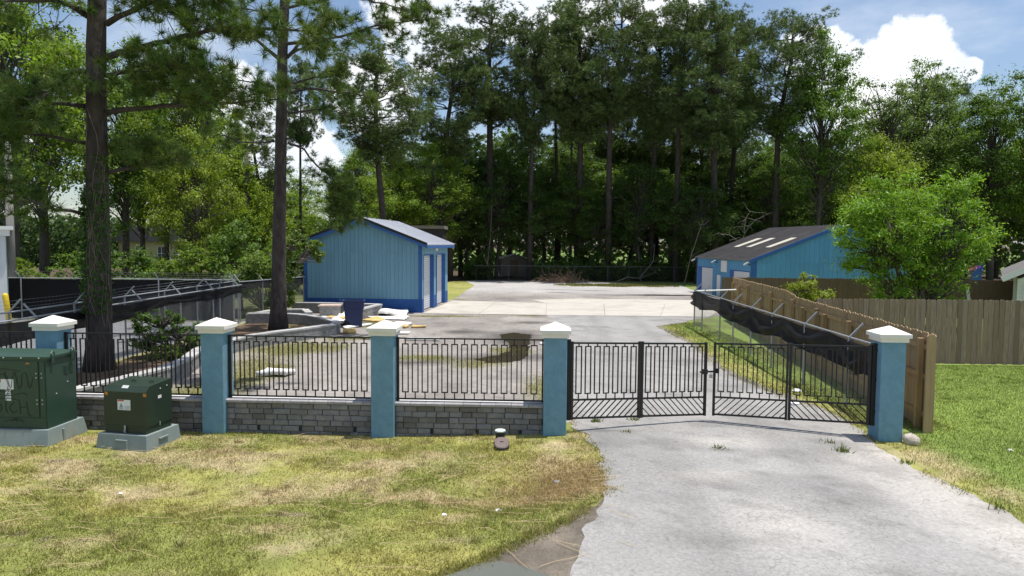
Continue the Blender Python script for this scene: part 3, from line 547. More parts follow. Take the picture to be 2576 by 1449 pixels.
for (x,y),sgn,l in ((unitrow(3,.238),1,'black steel gate post bolted to the pillar beside the block wall'),(unitrow(4,-.238),-1,'black steel gate post bolted to the pillar by the wooden fence')):
    t=thing('gate_post',l,'post',(x,y,0),ROW); MB().box(-.034,.034,-.05,.05,.33,1.73).build('upright',m_iron,t); MB().box(-.037,.037,-.056,.056,1.73,1.74).build('end_cap',m_iron,t)
    for z in (.55,1.1,1.6): MB().box(-.037,.037,-.058,-.05,z,z+.05).build('hinge_lug',m_iron,t)
t=thing('padlock','small brass-grey padlock hanging on the gate latch','padlock',(3.69,12.66,.97)); MB().box(-.028,.028,-.012,.012,-.03,.03).build('body',m_steel,t)
MB().tube([(-.017,0,.03),(-.017,0,.06),(-.008,0,.075),(.008,0,.075),(.017,0,.06),(.017,0,.03)],.005,6).build('shackle',m_steel,t)

# ------------------------------------------------------------ transformers
def rivet(parent,pts,r=.011,name='bolt',n=(0,-1,0)):
    for p in pts:
        m=MB(); p=Vector(p); nn=Vector(n); m.tube([p,p+nn*.006,p+nn*.009],[r,r,r*.5],6); m.build(name,m_bolt,parent)
def ribbon(parent,pts,w,name='graffiti',y=-.003):
    m=MB(); P=[Vector((x,z)) for x,z in pts]
    # smooth through the points
    Q=[]
    for i in range(len(P)-1):
        p0=P[max(i-1,0)];p1=P[i];p2=P[i+1];p3=P[min(i+2,len(P)-1)]
        for k in range(5):
            t=k/5; Q.append(.5*((2*p1)+(p2-p0)*t+(2*p0-5*p1+4*p2-p3)*t*t+(3*p1-p0-3*p2+p3)*t**3))
    Q.append(P[-1]); vs=[];fs=[]
    for i,p in enumerate(Q):
        d=(Q[min(i+1,len(Q)-1)]-Q[max(i-1,0)]).normalized(); n=Vector((-d.y,d.x))*w/2
        vs+=[(p.x-n.x,y,p.y-n.y),(p.x+n.x,y,p.y+n.y)]
        if i: fs.append((2*i-2,2*i,2*i+1,2*i-1))
    m.add(vs,fs); return m.build(name,m_ink,parent)
zc=hz(-8.4,11.6)
t=thing('switchgear_cabinet','large dark green utility cabinet covered in black graffiti tags','utility cabinet',(-7.66,11.27,zc+.27),R_(-2.5))
W_,D_,H_=2.1,.72,1.17
MB().box(-W_,0,0,D_,0,H_).build('body',m_gbox,t)
MB().box(-W_-.02,.03,-.022,D_+.02,H_,H_+.035).build('lid',m_gbox,t); rf=MB(); rf.add([(-W_-.02,-.022,H_+.035),(.03,-.022,H_+.035),(.03,D_+.02,H_+.035),(-W_-.02,D_+.02,H_+.035),(-W_+.2,.1,H_+.075),(-.2,.1,H_+.075),(-.2,D_-.1,H_+.075),(-W_+.2,D_-.1,H_+.075)],[(0,1,5,4),(1,2,6,5),(2,3,7,6),(3,0,4,7),(4,5,6,7)]); rf.build('sloped_top',m_gbox,t)
dr=MB().box(-1.04,-.13,-.014,-.001,.2,H_-.04).build('door',m_gbox,t); MB().box(-2.0,-1.05,-.014,-.001,.2,H_-.04).build('door',m_gbox,t)
MB().box(-2.08,-.02,-.010,-.001,.02,.185).build('skirt_panel',m_gbox,t); MB().box(-.10,-.02,-.013,-.001,.2,H_-.04).build('corner_strip',m_gbox,t)
rivet(dr,[(-.16,-.015,z) for z in (.42,.49,.86,.93)]+[(-.07,-.014,z) for z in (.42,.49,.86,.93)]); rivet(t,[(x,-.023,H_+.016) for x in (-1.9,-1.6,-1.3,-1.0,-.7,-.4,-.1)])
rivet(t,[(.001,.22,.55),(.001,.5,.7)],n=(1,0,0))
lt=MB(); 
for i in range(4):
    for y0 in (.42,.55): lt.box(.001,.012,y0,y0+.10,H_-.20-i*.035,H_-.185-i*.035)
lt.build('vent_louvres',m_gbox,t)
for x,y in ((.033,.12),(.033,D_-.12),(-1.5,D_-.02)):
    m=MB(); m.tube([(x,y-.035,H_+.03),(x,y-.04,H_+.08),(x,y,H_+.115),(x,y+.04,H_+.08),(x,y+.035,H_+.03)],.011,6); m.box(x-.004,x+.006,y-.03,y+.03,H_-.08,H_+.035); m.build('lifting_eye',m_gbox,t)
st=MB().box(-.78,-.55,-.0175,-.0155,.66,.83).build('warning_sticker',m_paper,t); MB().box(-.695,-.60,-.0175,-.0155,.47,.655).build('notice_sticker',m_paper,t); MB().box(-.79,-.765,-.019,-.0176,.77,.83).build('red_edge',m_red,st)
for i in range(5): MB().box(-.68,-.615,-.019,-.0176,.50+i*.022,.508+i*.022).build('text_line',m_greyprint,st)
MB().box(-.33,-.27,-.0175,-.0155,1.085,1.105).build('amber_sticker',m_amber,t)
hp=MB(); hp.box(-1.03,-.9,-.05,-.0155,.50,.64); hp.build('handle_pocket',m_gbox2,t); rivet(t,[(-1.0,-.016,.66),(-.92,-.016,.66),(-.86,-.016,.56)])
yy=-.0185
for pts in ([(-1.04,.86),(-.98,.87),(-.93,.80),(-1.0,.75),(-.95,.66)],[(-.88,.83),(-.92,.74),(-.86,.67),(-.80,.73),(-.84,.83),(-.88,.83)],[(-.94,.95),(-.75,1.0),(-.55,.98),(-.42,.96)],[(-.68,.97),(-.69,.88),(-.64,.74),(-.66,.66)],[(-.82,.86),(-.74,.92),(-.66,.86),(-.60,.68),(-.56,.88),(-.52,.94),(-.47,.70),(-.42,.72),(-.40,.9),(-.33,.93),(-.30,.74),(-.26,.70),(-.22,.86)],
            [(-.92,.56),(-.75,.63),(-.58,.62),(-.70,.555),(-.55,.57),(-.40,.60),(-.33,.57)],[(-.72,.60),(-.62,.67),(-.69,.54)],
            [(-1.04,.44),(-.97,.46),(-.93,.40),(-1.0,.35),(-.93,.27)],[(-.86,.43),(-.91,.33),(-.84,.27),(-.77,.33),(-.80,.42),(-.86,.43)],[(-.88,.48),(-.72,.51),(-.55,.50),(-.47,.48)],[(-.68,.50),(-.70,.36),(-.67,.26)],[(-.55,.45),(-.63,.36),(-.58,.27),(-.50,.31)],[(-.46,.47),(-.45,.25)],[(-.45,.36),(-.33,.37)],[(-.34,.46),(-.31,.25),(-.26,.22)],
            [(-.72,.12),(-.60,.155),(-.52,.17),(-.40,.12)],[(-.60,.12),(-.55,.16),(-.50,.11)]): ribbon(t,pts,.011,y=yy)
p=thing('equipment_pad','grey green tapered pad under the large graffiti covered cabinet','pad',(-7.66,11.27,zc-.12),R_(-2.5)); m=MB(); m.add([(-2.4,-.15,0),(.09,-.15,0),(.09,.9,0),(-2.4,.9,0),(-2.3,-.07,.39),(.045,-.07,.39),(.045,.82,.39),(-2.3,.82,.39)],[(3,2,1,0),(4,5,6,7),(0,1,5,4),(1,2,6,5),(2,3,7,6),(3,0,4,7)]); m.build('tapered_block',m_pad,p)
MB().box(-1.0,-.96,-.14,-.10,.05,.33).build('rib',m_pad,p); MB().box(.05,.085,.25,.29,.1,.33).build('rib',m_pad,p)
zc=hz(-6.3,11.4); AN=math.atan2(-.16,.8)
t=thing('pad_transformer','small olive green transformer box with sloping lid and warning sticker','transformer',(-6.70,11.23,zc+.37),AN)
W2,D2=.79,.62
m=MB(); m.add([(0,0,0),(W2,0,0),(W2,D2,0),(0,D2,0),(0,0,.57),(W2,0,.57),(W2,D2,.70),(0,D2,.70),(0,.09,.66),(W2,.09,.66)],[(3,2,1,0),(0,1,5,4),(4,5,9,8),(8,9,6,7),(2,3,7,6),(1,2,6,9,5),(3,0,4,8,7)]); m.build('hood',m_gbox2,t)
MB().box(.012,W2-.012,.012,D2-.012,-.12,-.0005).build('sill',m_gbox2,t); MB().box(-.006,W2+.006,-.006,.004,.0,.012).build('seam',m_gbox2,t)
st=MB().box(.26,.50,-.0035,-.0005,.27,.44).build('warning_sticker',m_paper,t); MB().box(.27,.38,-.0052,-.0036,.415,.437).build('red_header',m_red,st); MB().add([(.30,-.005,.32),(.36,-.005,.32),(.33,-.005,.39)],[(0,1,2)]).build('hazard_triangle',m_greyprint,st)
for i in range(4): MB().box(.285,.375,-.0052,-.0036,.285+i*.008,.289+i*.008).build('text_line',m_greyprint,st); MB().box(.40,.49,-.0052,-.0036,.285+i*.016,.291+i*.016).build('text_line',m_greyprint,st)
m=MB(); m.add([(.30,.045,.622),(.42,.045,.622),(.42,.085,.662),(.30,.085,.662)],[(0,1,2,3)]); m.build('name_plate',m_bolt,t)
for x in (.02,.74): MB().box(x,x+.06,-.0035,-.0005,.505,.555).build('amber_sticker',m_amber,t)
MB().box(W2+.0005,W2+.003,.28,.36,.42,.47).build('small_label',m_paper,t); rivet(t,[(W2,.34,.58),(W2,.5,.6)],n=(1,0,0))
for x in (.28,.62): MB().tube([(x,.3,.70),(x+.04,.3,.708),(x+.08,.3,.70)],.012,6).build('lid_hook',m_gbox2,t)
m=MB(); m.box(.38,.41,-.016,-.006,-.1,.02); m.build('hasp',m_steel,t); MB().box(.383,.407,-.028,-.017,-.09,-.05).build('lock',m_steel,t); MB().tube([(W2+.01,.3,-.03),(W2+.012,.3,.03)],.009,6).build('side_bolt',m_steel,t)
p=thing('transformer_pad','grey green tapered pad under the small olive transformer','pad',(-6.70,11.23,zc-.1),AN); m=MB(); m.add([(-.10,-.11,0),(W2+.075,-.11,0),(W2+.075,D2+.13,0),(-.10,D2+.13,0),(-.065,-.07,.35),(W2+.045,-.07,.35),(W2+.045,D2+.09,.35),(-.065,D2+.09,.35)],[(3,2,1,0),(4,5,6,7),(0,1,5,4),(1,2,6,5),(2,3,7,6),(3,0,4,7)]); m.build('tapered_block',m_pad,p)
MB().box(.28,.50,-.108,-.08,.25,.268).build('handhold',m_pad,p); MB().box(.48,.50,-.112,-.08,.08,.25).build('handhold',m_pad,p); MB().box(W2+.04,W2+.085,.2,.42,.23,.25).build('handhold',m_pad,p)

# ------------------------------------------------------------ wooden fences
def plank_mesh(w,h,t=.018,mat=None,z0=.0):
    m=MB(); e=.032; m.prism([(-w/2,z0),(w/2,z0),(w/2,h-e),(w/2-e,h),(-w/2+e,h),(-w/2,h-e)],0,t); me=m.mesh('plank'); me.materials.append(mat); return me
def wood_fence(name,a,b,label,mat,h=1.83,h1=None,pw=.142,gap=.004,rails=0,posts=(),postmat=None,z=0.,rnd=None):
    a=Vector((*a,0)); b=Vector((*b,0)); d=b-a; Ln=d.length; t=thing(name,label,'wooden fence',(a.x,a.y,z),math.atan2(d.y,d.x)); pm=plank_mesh(pw,h,mat=mat); n=int(Ln/(pw+gap)); rnd=rnd or random.Random(1); h1=h1 or h
    for i in range(n):
        x=(i+.5)*(pw+gap); hh=(h1(x) if callable(h1) else h)/h
        piece('plank',pm,t,(x,rnd.uniform(-.004,.004),rnd.uniform(-.012,.012)),(rnd.uniform(-.006,.006),rnd.uniform(-.004,.004),0),(1,1,hh))
    s=rails
    if rails:
        for zz in (.28,.98,1.52):
            x=0
            while x<Ln-.1:
                x1=min(x+2.4,Ln); y0,y1=(.02,.058) if s>0 else (-.042,-.006); MB().box(x+.004,x1-.004,y0,y1,zz,zz+.088).build('rail',postmat,t); x=x1
    for x,hh in posts:
        y0,y1=(.06,.15) if s>0 else (-.134,-.044); MB().box(x-.045,x+.045,y0,y1,-.2,hh).build('post',postmat,t)
    return t
rw=random.Random(9)
FA=(7.56,12.2); fd=Vector((1.30,10.2)).normalized()
hA=lambda x: 1.83 if x<8.7 else (1.83+.13*min(1,(x-8.7)/1.3))
wf=wood_fence('wooden_fence',FA,(9.98,31.2),'weathered wooden plank fence running back from the gate pillar with its rails and posts showing',m_wood_tan,1.83,hA,.142,.004,1,[(.4,1.72),(2.4,1.6),(4.1,1.62),(5.9,1.6),(6.6,1.68),(7.9,1.6),(9.0,1.75),(10.3,1.62),(11.8,1.78),(13.2,1.64),(15.5,1.8),(17.2,1.66),(18.6,1.75)],m_post,0,rw)
en=MB(); en.prism([(-.075,-.1),(.075,-.1),(.075,1.80),(.045,1.83),(-.045,1.83),(-.075,1.80)],0,.03); e=en.build('end_board',m_wood_tan,wf); e.location=(-.012,.1,0); e.rotation_euler=(0,0,R_(-82)); 
wood_fence('wooden_fence',(8.72,19.72),(19.5,19.55),'grey weathered plank fence standing across the bright green lawn',m_wood,1.85,None,.136,.012,0,(),None,.04,rw)
wood_fence('wooden_fence',(10.2,33.6),(24.0,32.5),'brown plank fence in front of the large blue building behind the leafy tree',m_wood_brown,1.83,None,.142,.003,0,(),None,0,rw)

# ------------------------------------------------------------ chain link fences
def chainlink(parent,Ln,z0,z1,s=.072,r=.0019,name='chain_link'):
    m=MB(); h=z1-z0; vs=[];fs=[]
    for sg in (1,-1):
        x=-h
        while x<Ln:
            u0=max(0,-x/h); u1=min(1,(Ln-x)/h)
            if u1>u0:
                p=np.array([x+h*u0,sg*r*.7,z0+h*u0]); q=np.array([x+h*u1,sg*r*.7,z0+h*u1])
                if sg<0: p[0]=Ln-p[0]; q[0]=Ln-q[0]
                d=(q-p)/np.linalg.norm(q-p); n1=np.array([-d[2],0,d[0]]); b=len(vs)
                for e in (p,q):
                    for k in range(3):
                        a=2*PI*k/3; vs.append(e+n1*r*math.cos(a)+np.array([0,1,0])*r*math.sin(a))
                for k in range(3): fs.append((b+k,b+(k+1)%3,b+3+(k+1)%3,b+3+k))
            x+=s
    me=nmesh(name,np.array(vs),np.array(fs)); o=obj(name,me,m_wire,parent); o['kind']='stuff'; return o
def link_fence(a,b,z1,label,posts,arms=0,arm_side=1,wires=3,mesh=True,zlow=.03,toprail=True,group=None,name='chain_link_fence'):
    a=Vector((*a,0)); b=Vector((*b,0)); d=b-a; Ln=d.length; t=thing(name,label,'chain-link fence',a,math.atan2(d.y,d.x),group)
    if mesh: chainlink(t,Ln,zlow,z1)
    if toprail: MB().tube([(0,0,z1),(Ln,0,z1)],.021,8).build('top_rail',m_steel,t)
    for x in posts:
        p=MB().tube([(x,.03,-.2),(x,.03,z1+.02)],.027,8).build('post',m_steel,t)
        if arms:
            e=(x,.03+arm_side*.28,z1+.30); MB().bar((x,.03,z1),e,.035,.03).build('barb_arm',m_steel,p)
    if arms and wires:
        for k in range(wires):
            f=(k+1)/wires*.96; pts=[]
            for i,x in enumerate(np.linspace(0,Ln,max(3,int(Ln/1.2)))): pts.append((x,.03+arm_side*.28*f,z1+.30*f-.02*(i%2)))
            w=MB().tube(pts,.003,4)
            for x in np.arange(.1,Ln,.14):
                y=.03+arm_side*.28*f; zz=z1+.30*f-.012; w.bar((x-.01,y-.01,zz-.012),(x+.01,y+.01,zz+.012),.003); 
            w.build('barbed_wire',m_wire,t)
    return t
RA=(6.95,12.35); RBp=(7.62,28.7)
rf_=link_fence(RA,RBp,1.5,'chain-link fence with a drooping black cloth beside the driveway',[.1,1.9,4.3,6.65,8.56,10.5,12.2,14.9,16.3],1,-1,0)
# drooping cloth: folds sag between the ties
def cloth(name,label,parent_pts,top,bot,mat,nu=160,nv=14,amp=.05,seed=1,thick=True,cat='cloth'):
    rng=np.random.default_rng(seed); us=np.linspace(0,1,nu); V=np.zeros((nu,nv,3))
    P=np.array(parent_pts,float); tt=np.linspace(0,1,len(P))
    for i,u in enumerate(us):
        base=np.array([np.interp(u,tt,P[:,k]) for k in range(3)]); zt=top(u); zb=bot(u)
        for j in range(nv):
            v=j/(nv-1); sw=abs(math.sin(u*PI*6.3)); f=math.sin(v*9.5-4.2*sw+math.sin(u*21))*.75*(.3+sw)+math.sin(u*57+v*2.2)*.3+math.sin(u*133-v*3)*.15
            V[i,j]=base+np.array([-(.02+amp*(v**.7)*(1+f)),0,0]); V[i,j,2]=zt+(zb-zt)*v
    idx=np.arange(nu*nv).reshape(nu,nv); F=np.stack([idx[:-1,:-1],idx[1:,:-1],idx[1:,1:],idx[:-1,1:]],-1).reshape(-1,4)
    o=obj(name,nmesh(name,V.reshape(-1,3),F,None,True),mat); tag(o,label,cat); return o
ctop=lambda u: 1.485-.05*abs(math.sin(u*PI*6.3))*sst(.02,.1,u)+.34*max(0.,1-u/.045)-.10*math.exp(-((u-.11)/.05)**2)
cbot=lambda u: .90+.05*math.sin(u*PI*5.2+.8)-.045*math.sin(u*PI*11.3)-.06*math.exp(-(u/.08)**2)+.10*sst(.93,1.,u)
cloth('draped_cloth','black mesh cloth hanging in loose folds along the driveway fence',[(6.80,12.15,0),(7.0,14.,0),(7.18,18.5,0),(7.36,23,0),(7.58,28.75,0)],ctop,cbot,m_cloth,300,26,.085,4)
t=thing('white_pipe','white plastic pipe lying along the far end of the draped fence','pipe',(7.66,28.75,1.47)); MB().tube([(0,0,0),(1.75,.4,.03)],.035,10).build('tube',m_white,t); MB().tube([(1.72,.39,.03),(1.8,.41,.03)],.045,10).build('coupling',m_white,t)

LG='left boundary fences'
link_fence((-11.5,13.2),(-11.58,28.9),1.74,'chain-link fence with barbed wire leaning over it beside the big pine',[.3,2.6,5.0,7.4,9.8,12.2,14.2,15.6],1,-1,3)
link_fence((-11.15,13.0),(-11.25,28.7),1.60,'chain-link fence wrapped with a black cloth band next to the pines',[.6,3.2,5.6,7.9,10.4,13.,15.4],1,1,0)
cloth('black_band','black cloth band stretched along the upper half of the near chain-link fence',[(-11.08,13.1,0),(-11.14,20,0),(-11.2,28.7,0)],lambda u:1.56-.02*math.sin(u*40),lambda u:1.18-.06*math.sin(u*17)-.10*math.sin(u*6),m_cloth,120,8,.02,6)
cloth('black_band','loose black cloth trailing off toward the yellow bollard',[(-14.2,15.6,0),(-12.8,14.9,0),(-11.2,14.3,0)],lambda u:1.42+.22*(1-u)**2*0+.10*math.sin(u*5),lambda u:1.05+.16*math.sin(u*4+1),m_clothl,50,8,.04,7)
fr=link_fence((-11.62,28.95),(-24.,29.75),1.78,'tall fence with opaque black screen and barbed wire in front of the woods',[.05,3.3,6.3,9.4,12.],1,1,3)
o=MB().box(.02,12.35,.004,.012,.04,1.74).build('privacy_screen',m_clothd,fr)
f4=link_fence((-11.45,29.0),(-10.1,33.7),1.70,'short chain-link fence between the corner post and the small blue building',[.05,1.6,3.2,4.8],1,1,0)
cloth('black_band','black cloth strip on the fence behind the second pine',[(-11.42,29.0,0),(-10.1,33.7,0)],lambda u:1.68,lambda u:1.35+.05*math.sin(u*9),m_cloth,30,5,.02,8)
m_wire_keep=m_wire; m_wire=M('dull_wire',(.10,.10,.09),.7,.1,10); m_steel_keep=m_steel; m_steel=M('dull_steel',(.16,.16,.15),.6,.1,10)
bf=link_fence((-3.5,63.2),(16,62.6),1.35,'low chain-link fence along the far edge of the lot before the woods',list(np.arange(.2,19.5,3.)),0); m_wire=m_wire_keep; m_steel=m_steel_keep

# ------------------------------------------------------------ small blue building
def strip_wall(t,x0,x1,z0,ztop,zj,w,mat,y=-.02,holes=(),axis='x',flip=1,name='siding_board'):
    """vertical siding boards on the plane y, ztop(x) upper edge, zj joint height"""
    n=round((x1-x0)/w); w=(x1-x0)/n; g=.004
    for i in range(n):
        a=x0+i*w+g; b=x0+(i+1)*w-g; top=min(ztop(a),ztop(b))
        segs=[(z0,zj-.004),(zj+.004,None)]
        for s0,s1 in segs:
            lo=s0; hi=s1
            for hx0,hx1,hz0,hz1 in holes:
                if b>hx0+.01 and a<hx1-.01:
                    if hz1>=(hi if hi else 99): lo=None
                    elif hz1>lo: lo=hz1
            if lo is None: continue
            ta,tb=(ztop(a),ztop(b)) if hi is None else (hi,hi)
            if min(ta,tb)-lo<.03: continue
            m=MB(); m.prism([(a,lo),(b,lo),(b,tb),(a,ta)],y*flip,0)
            me=m.mesh(name)
            if axis=='y': me.transform(Matrix.Rotation(PI/2,4,'Z'))
            o=obj(name,me,mat,t)
            yield o
t=thing('small_blue_building','small teal and royal blue shed building with pale metal roof and two roller doors','building',(-10.19,33.96,0),-.095)
W3,L3,E3,R3=5.83,6.5,3.42,4.55
gab=lambda x: E3-.02+(R3-E3)*(1-abs(x-W3/2)/(W3/2))
core=MB(); core.prism([(0,0),(W3-.18,0),(W3-.18,E3-.0),(W3/2,R3-.06),(0,E3-.06)],0,L3); MB().box(W3-.179,W3-.0005,.0,.09,.0,E3-.06).build('wall_end',m_siding,t); MB().box(W3-.179,W3-.0005,L3-.09,L3,.0,E3-.06).build('wall_end',m_siding,t)
core.build('wall_core',m_siding,t)
MB().box(-.03,W3-.19,-.035,L3+.02,-.1,.66).build('block_base',m_base,t); MB().box(W3-.19,W3+.02,-.0345,-.0005,-.1,.66).build('block_base',m_base,t)
list(strip_wall(t,.14,W3-.14,.662,gab,2.92,.196,m_siding))
for x0 in (-.028,W3-.14): MB().box(x0,x0+.168,-.032,.0,.662,E3).build('corner_trim',m_trim,t)
# side with the roller doors: a wall object facing +x
side=[(.30,2.66,.05,2.76),(3.45,5.75,.05,2.76)]
side_parts=[]
def side_boards():
    y=0; w=.25; n=int(L3/w)
    for i in range(n):
        a=i*w+.003; b=(i+1)*w-.003; lo=.662
        for h0,h1,_,hz1 in side:
            if b>h0+.02 and a<h1-.02: lo=hz1
        MB().box(W3-.17,W3+.045,a,b,lo,E3-.05).build('siding_board',m_siding,t)
side_boards()
segs=[(-.03,.30),(2.66,3.45),(5.75,L3+.02)]
for a,b in segs: MB().box(W3-.172,W3+.05,a+.001,b,-.1,.6615).build('block_base',m_base,t)
for h0,h1,_,hz1 in side:
    MB().box(W3-.175,W3+.0545,h1-.04,h1+.03,.03,hz1).build('door_jamb',m_trim,t); MB().box(W3-.175,W3+.0525,h0-.03,h0+.03,.03,hz1).build('door_jamb',m_trim,t); MB().box(W3-.174,W3+.0535,h0-.03,h1+.03,hz1+.001,hz1+.06).build('door_head',m_trim,t)
    X3=W3-.17; dm=MB().box(X3,X3+.008,h0+.03,h1-.04,.04,hz1).build('roller_door',m_door,t)
    k=int((hz1-.05)/.11)
    for i in range(k):
        z=.05+i*.11; m=MB(); m.add([(X3+.008,h0+.03,z),(X3+.008,h1-.04,z),(X3+.03,h1-.04,z+.05),(X3+.03,h0+.03,z+.05),(X3+.008,h1-.04,z+.105),(X3+.008,h0+.03,z+.105)],[(0,1,2,3),(3,2,4,5)]); m.build('slat',m_door,dm)
ov=.38; ro=.40; sl3=(R3-E3)/(W3/2)
for s,nm in ((1,'roof_slope'),(-1,'roof_slope')):
    x=lambda d: W3/2+s*d; ze=R3+.06-sl3*(W3/2+ov); m=MB(); th=.05
    v=[(x(0),-ro,R3+.06),(x(W3/2+ov),-ro,ze),(x(W3/2+ov),L3+ro,ze),(x(0),L3+ro,R3+.06)]
    m.add(v+[(a,b,c-th) for a,b,c in v],[(0,1,2,3),(7,6,5,4),(0,4,5,1),(1,5,6,2),(2,6,7,3),(3,7,4,0)]); r=m.build(nm,m_metalroof,t)
    for k in range(18):   # standing ribs
        y=-ro+.05+k*(L3+2*ro-.1)/17; MB().bar((x(0),y,R3+.072),(x(W3/2+ov),y,ze+.012),.03,.022).build('roof_rib',m_metalroof,r)
    MB().bar((x(-.0),-ro-.012,R3+.035),(x(W3/2+ov),-ro-.012,ze+.0),.02,.12).build('rake_edge',m_tar,t)
    MB().bar((x(-.0),-ro+.02,R3-.085),(x(W3/2+ov),-ro+.02,ze-.12),.03,.15).build('rake_board',m_trim,t)
    MB().box(min(x(W3/2+ov-.03),x(W3/2+ov)),max(x(W3/2+ov-.03),x(W3/2+ov)),-ro,L3+ro,ze-.2,ze-.055).build('eave_board',m_trim,t)
    m=MB(); m.add([(x(.0),-ro+.04,R3-.0),(x(W3/2+ov-.03),-ro+.04,ze-.075),(x(W3/2+ov-.03),-.002,ze-.075),(x(0),-.002,R3)],[(0,1,2,3)]); m.build('soffit',m_trim,t)
    MB().box(min(x(W3/2+.06),x(W3/2+ov-.03)),max(x(W3/2+.06),x(W3/2+ov-.03)),.0,L3,ze-.10,ze-.085).build('soffit',m_siding,t)
m=MB(); m.box(W3+.046,W3+.09,2.9,3.2,3.05,3.15); l=m.build('flood_light',m_white,t)
for y in (2.92,3.18): MB().lathe([(.03,0),(.06,.10),(.062,.12)],10,(W3+.12,y,2.98)).build('lamp_head',m_white,l)

# ------------------------------------------------------------ large blue building
C2=(14.16,41.0); t=thing('large_blue_building','large blue metal building with dark ribbed roof and three skylight strips','building',(*C2,0),.09)
W4,L4,E4,R4=10.8,8.9,2.50,4.58
gb=lambda x: E4-.02+(R4-E4)*(1-abs(x-W4/2)/(W4/2)); core=MB(); core.prism([(0,-.3),(W4,-.3),(W4,E4-.05),(W4/2,R4-.05),(0,E4-.05)],0,L4); core.build('wall_core',m_siding2,t)
list(strip_wall(t,.34,W4-.1,-.1,gb,2.32,.30,m_siding2))
for x in (-.02,W4-.08): MB().box(x,x+.36 if x<1 else x+.1,-.034,-.0,-.2,E4+.03).build('corner_trim',m_trim,t)
holes=[(5.87,8.69,1.86),(4.56,5.25,1.43),(.1,3.03,1.82)]
n=int(L4/.2)
for i in range(n):
    a=i*L4/n+.004; b=(i+1)*L4/n-.004; lo=-.1
    for h0,h1,z1 in holes:
        if b>h0+.02 and a<h1-.02: lo=z1
    MB().box(-.022,-.0005,a,b,lo,E4-.03).build('siding_panel',m_siding2,t)
MB().box(-.03,-.0005,L4-.14,L4+.02,-.2,E4).build('corner_trim',m_trim,t)
for h0,h1,z1 in (holes[0],holes[2]):
    d=MB().box(-.006,-.0005,h0+.02,h1-.75 if h1>5 else h1-.6,-.1,z1-.02).build('roller_door',m_door,t); y1=(h1-.75 if h1>5 else h1-.6)
    MB().box(-.008,-.0005,y1,h1,-.1,z1).build('door_jamb',m_trim,t); MB().box(-.0225,-.0065,h0,h0+.05,-.1,z1).build('door_jamb',m_trim,t); MB().box(-.0235,-.0065,h0,h1,z1-.05,z1+.02).build('door_head',m_trim,t)
    for z in np.arange(.0,z1-.15,.3): MB().box(-.014,-.0062,h0+.03,y1-.02,z+.01,z+.28).build('door_section',m_door,d)
MB().box(-.02,-.0005,4.6,5.2,-.1,1.4).build('side_door',m_white,t); MB().box(-.028,-.0205,5.2,5.27,-.1,1.47).build('door_frame',m_trim,t)
MB().box(-.05,-.0225,3.52,4.45,1.64,2.38).build('blank_sign_board',m_white,t)
for y in (8.95,5.1,.02): 
    l=MB().bar((-.02,y,2.2),(-.28,y+.05,2.32),.05).build('flood_light',m_blackp,t); MB().bar((-.16,y,2.38),(-.42,y+.05,2.22),.12,.07).build('lamp_head',m_white,l)
sl4=(R4-E4)/(W4/2); ov=.12
for s in (1,-1):
    x=lambda d: W4/2+s*d; ze=R4+.07-sl4*(W4/2+ov); m=MB(); v=[(x(0),-.12,R4+.07),(x(W4/2+ov),-.12,ze),(x(W4/2+ov),L4+.1,ze),(x(0),L4+.1,R4+.07)]
    m.add(v+[(a,b,c-.06) for a,b,c in v],[(0,1,2,3),(7,6,5,4),(0,4,5,1),(1,5,6,2),(2,6,7,3),(3,7,4,0)]); r=m.build('roof_slope',m_darkroof,t)
    for k in range(30):
        y=-.1+k*(L4+.18)/29; MB().bar((x(0),y,R4+.082),(x(W4/2+ov),y,ze+.012),.05,.025).build('roof_rib',m_darkroof,r)
    MB().bar((x(-.0),-.15,R4-.02),(x(W4/2+ov),-.15,ze-.09),.04,.2).build('rake_board',m_trim,t); MB().box(min(x(W4/2+ov),x(W4/2+ov+.06)),max(x(W4/2+ov),x(W4/2+ov+.06)),-.1,L4+.1,ze-.07,ze+.01).build('gutter',m_deadwood if s<0 else m_white,t)
for a,b in ((5.95,6.75),(4.05,4.75),(1.25,1.95)):
    x0,x1=1.75,3.3; f=lambda x: R4+.07-sl4*(W4/2-x)+.03; m=MB(); m.add([(x0,a,f(x0)),(x1,a-.25,f(x1)),(x1,b-.25,f(x1)),(x0,b,f(x0))],[(0,1,2,3)]); m.add([(x0,a,f(x0)-.03),(x1,a-.25,f(x1)-.03),(x1,b-.25,f(x1)-.03),(x0,b,f(x0)-.03)],[(3,2,1,0)]); m.f+= [(0,4,5,1),(1,5,6,2),(2,6,7,3),(3,7,4,0)]; m.build('skylight',m_sky,t)

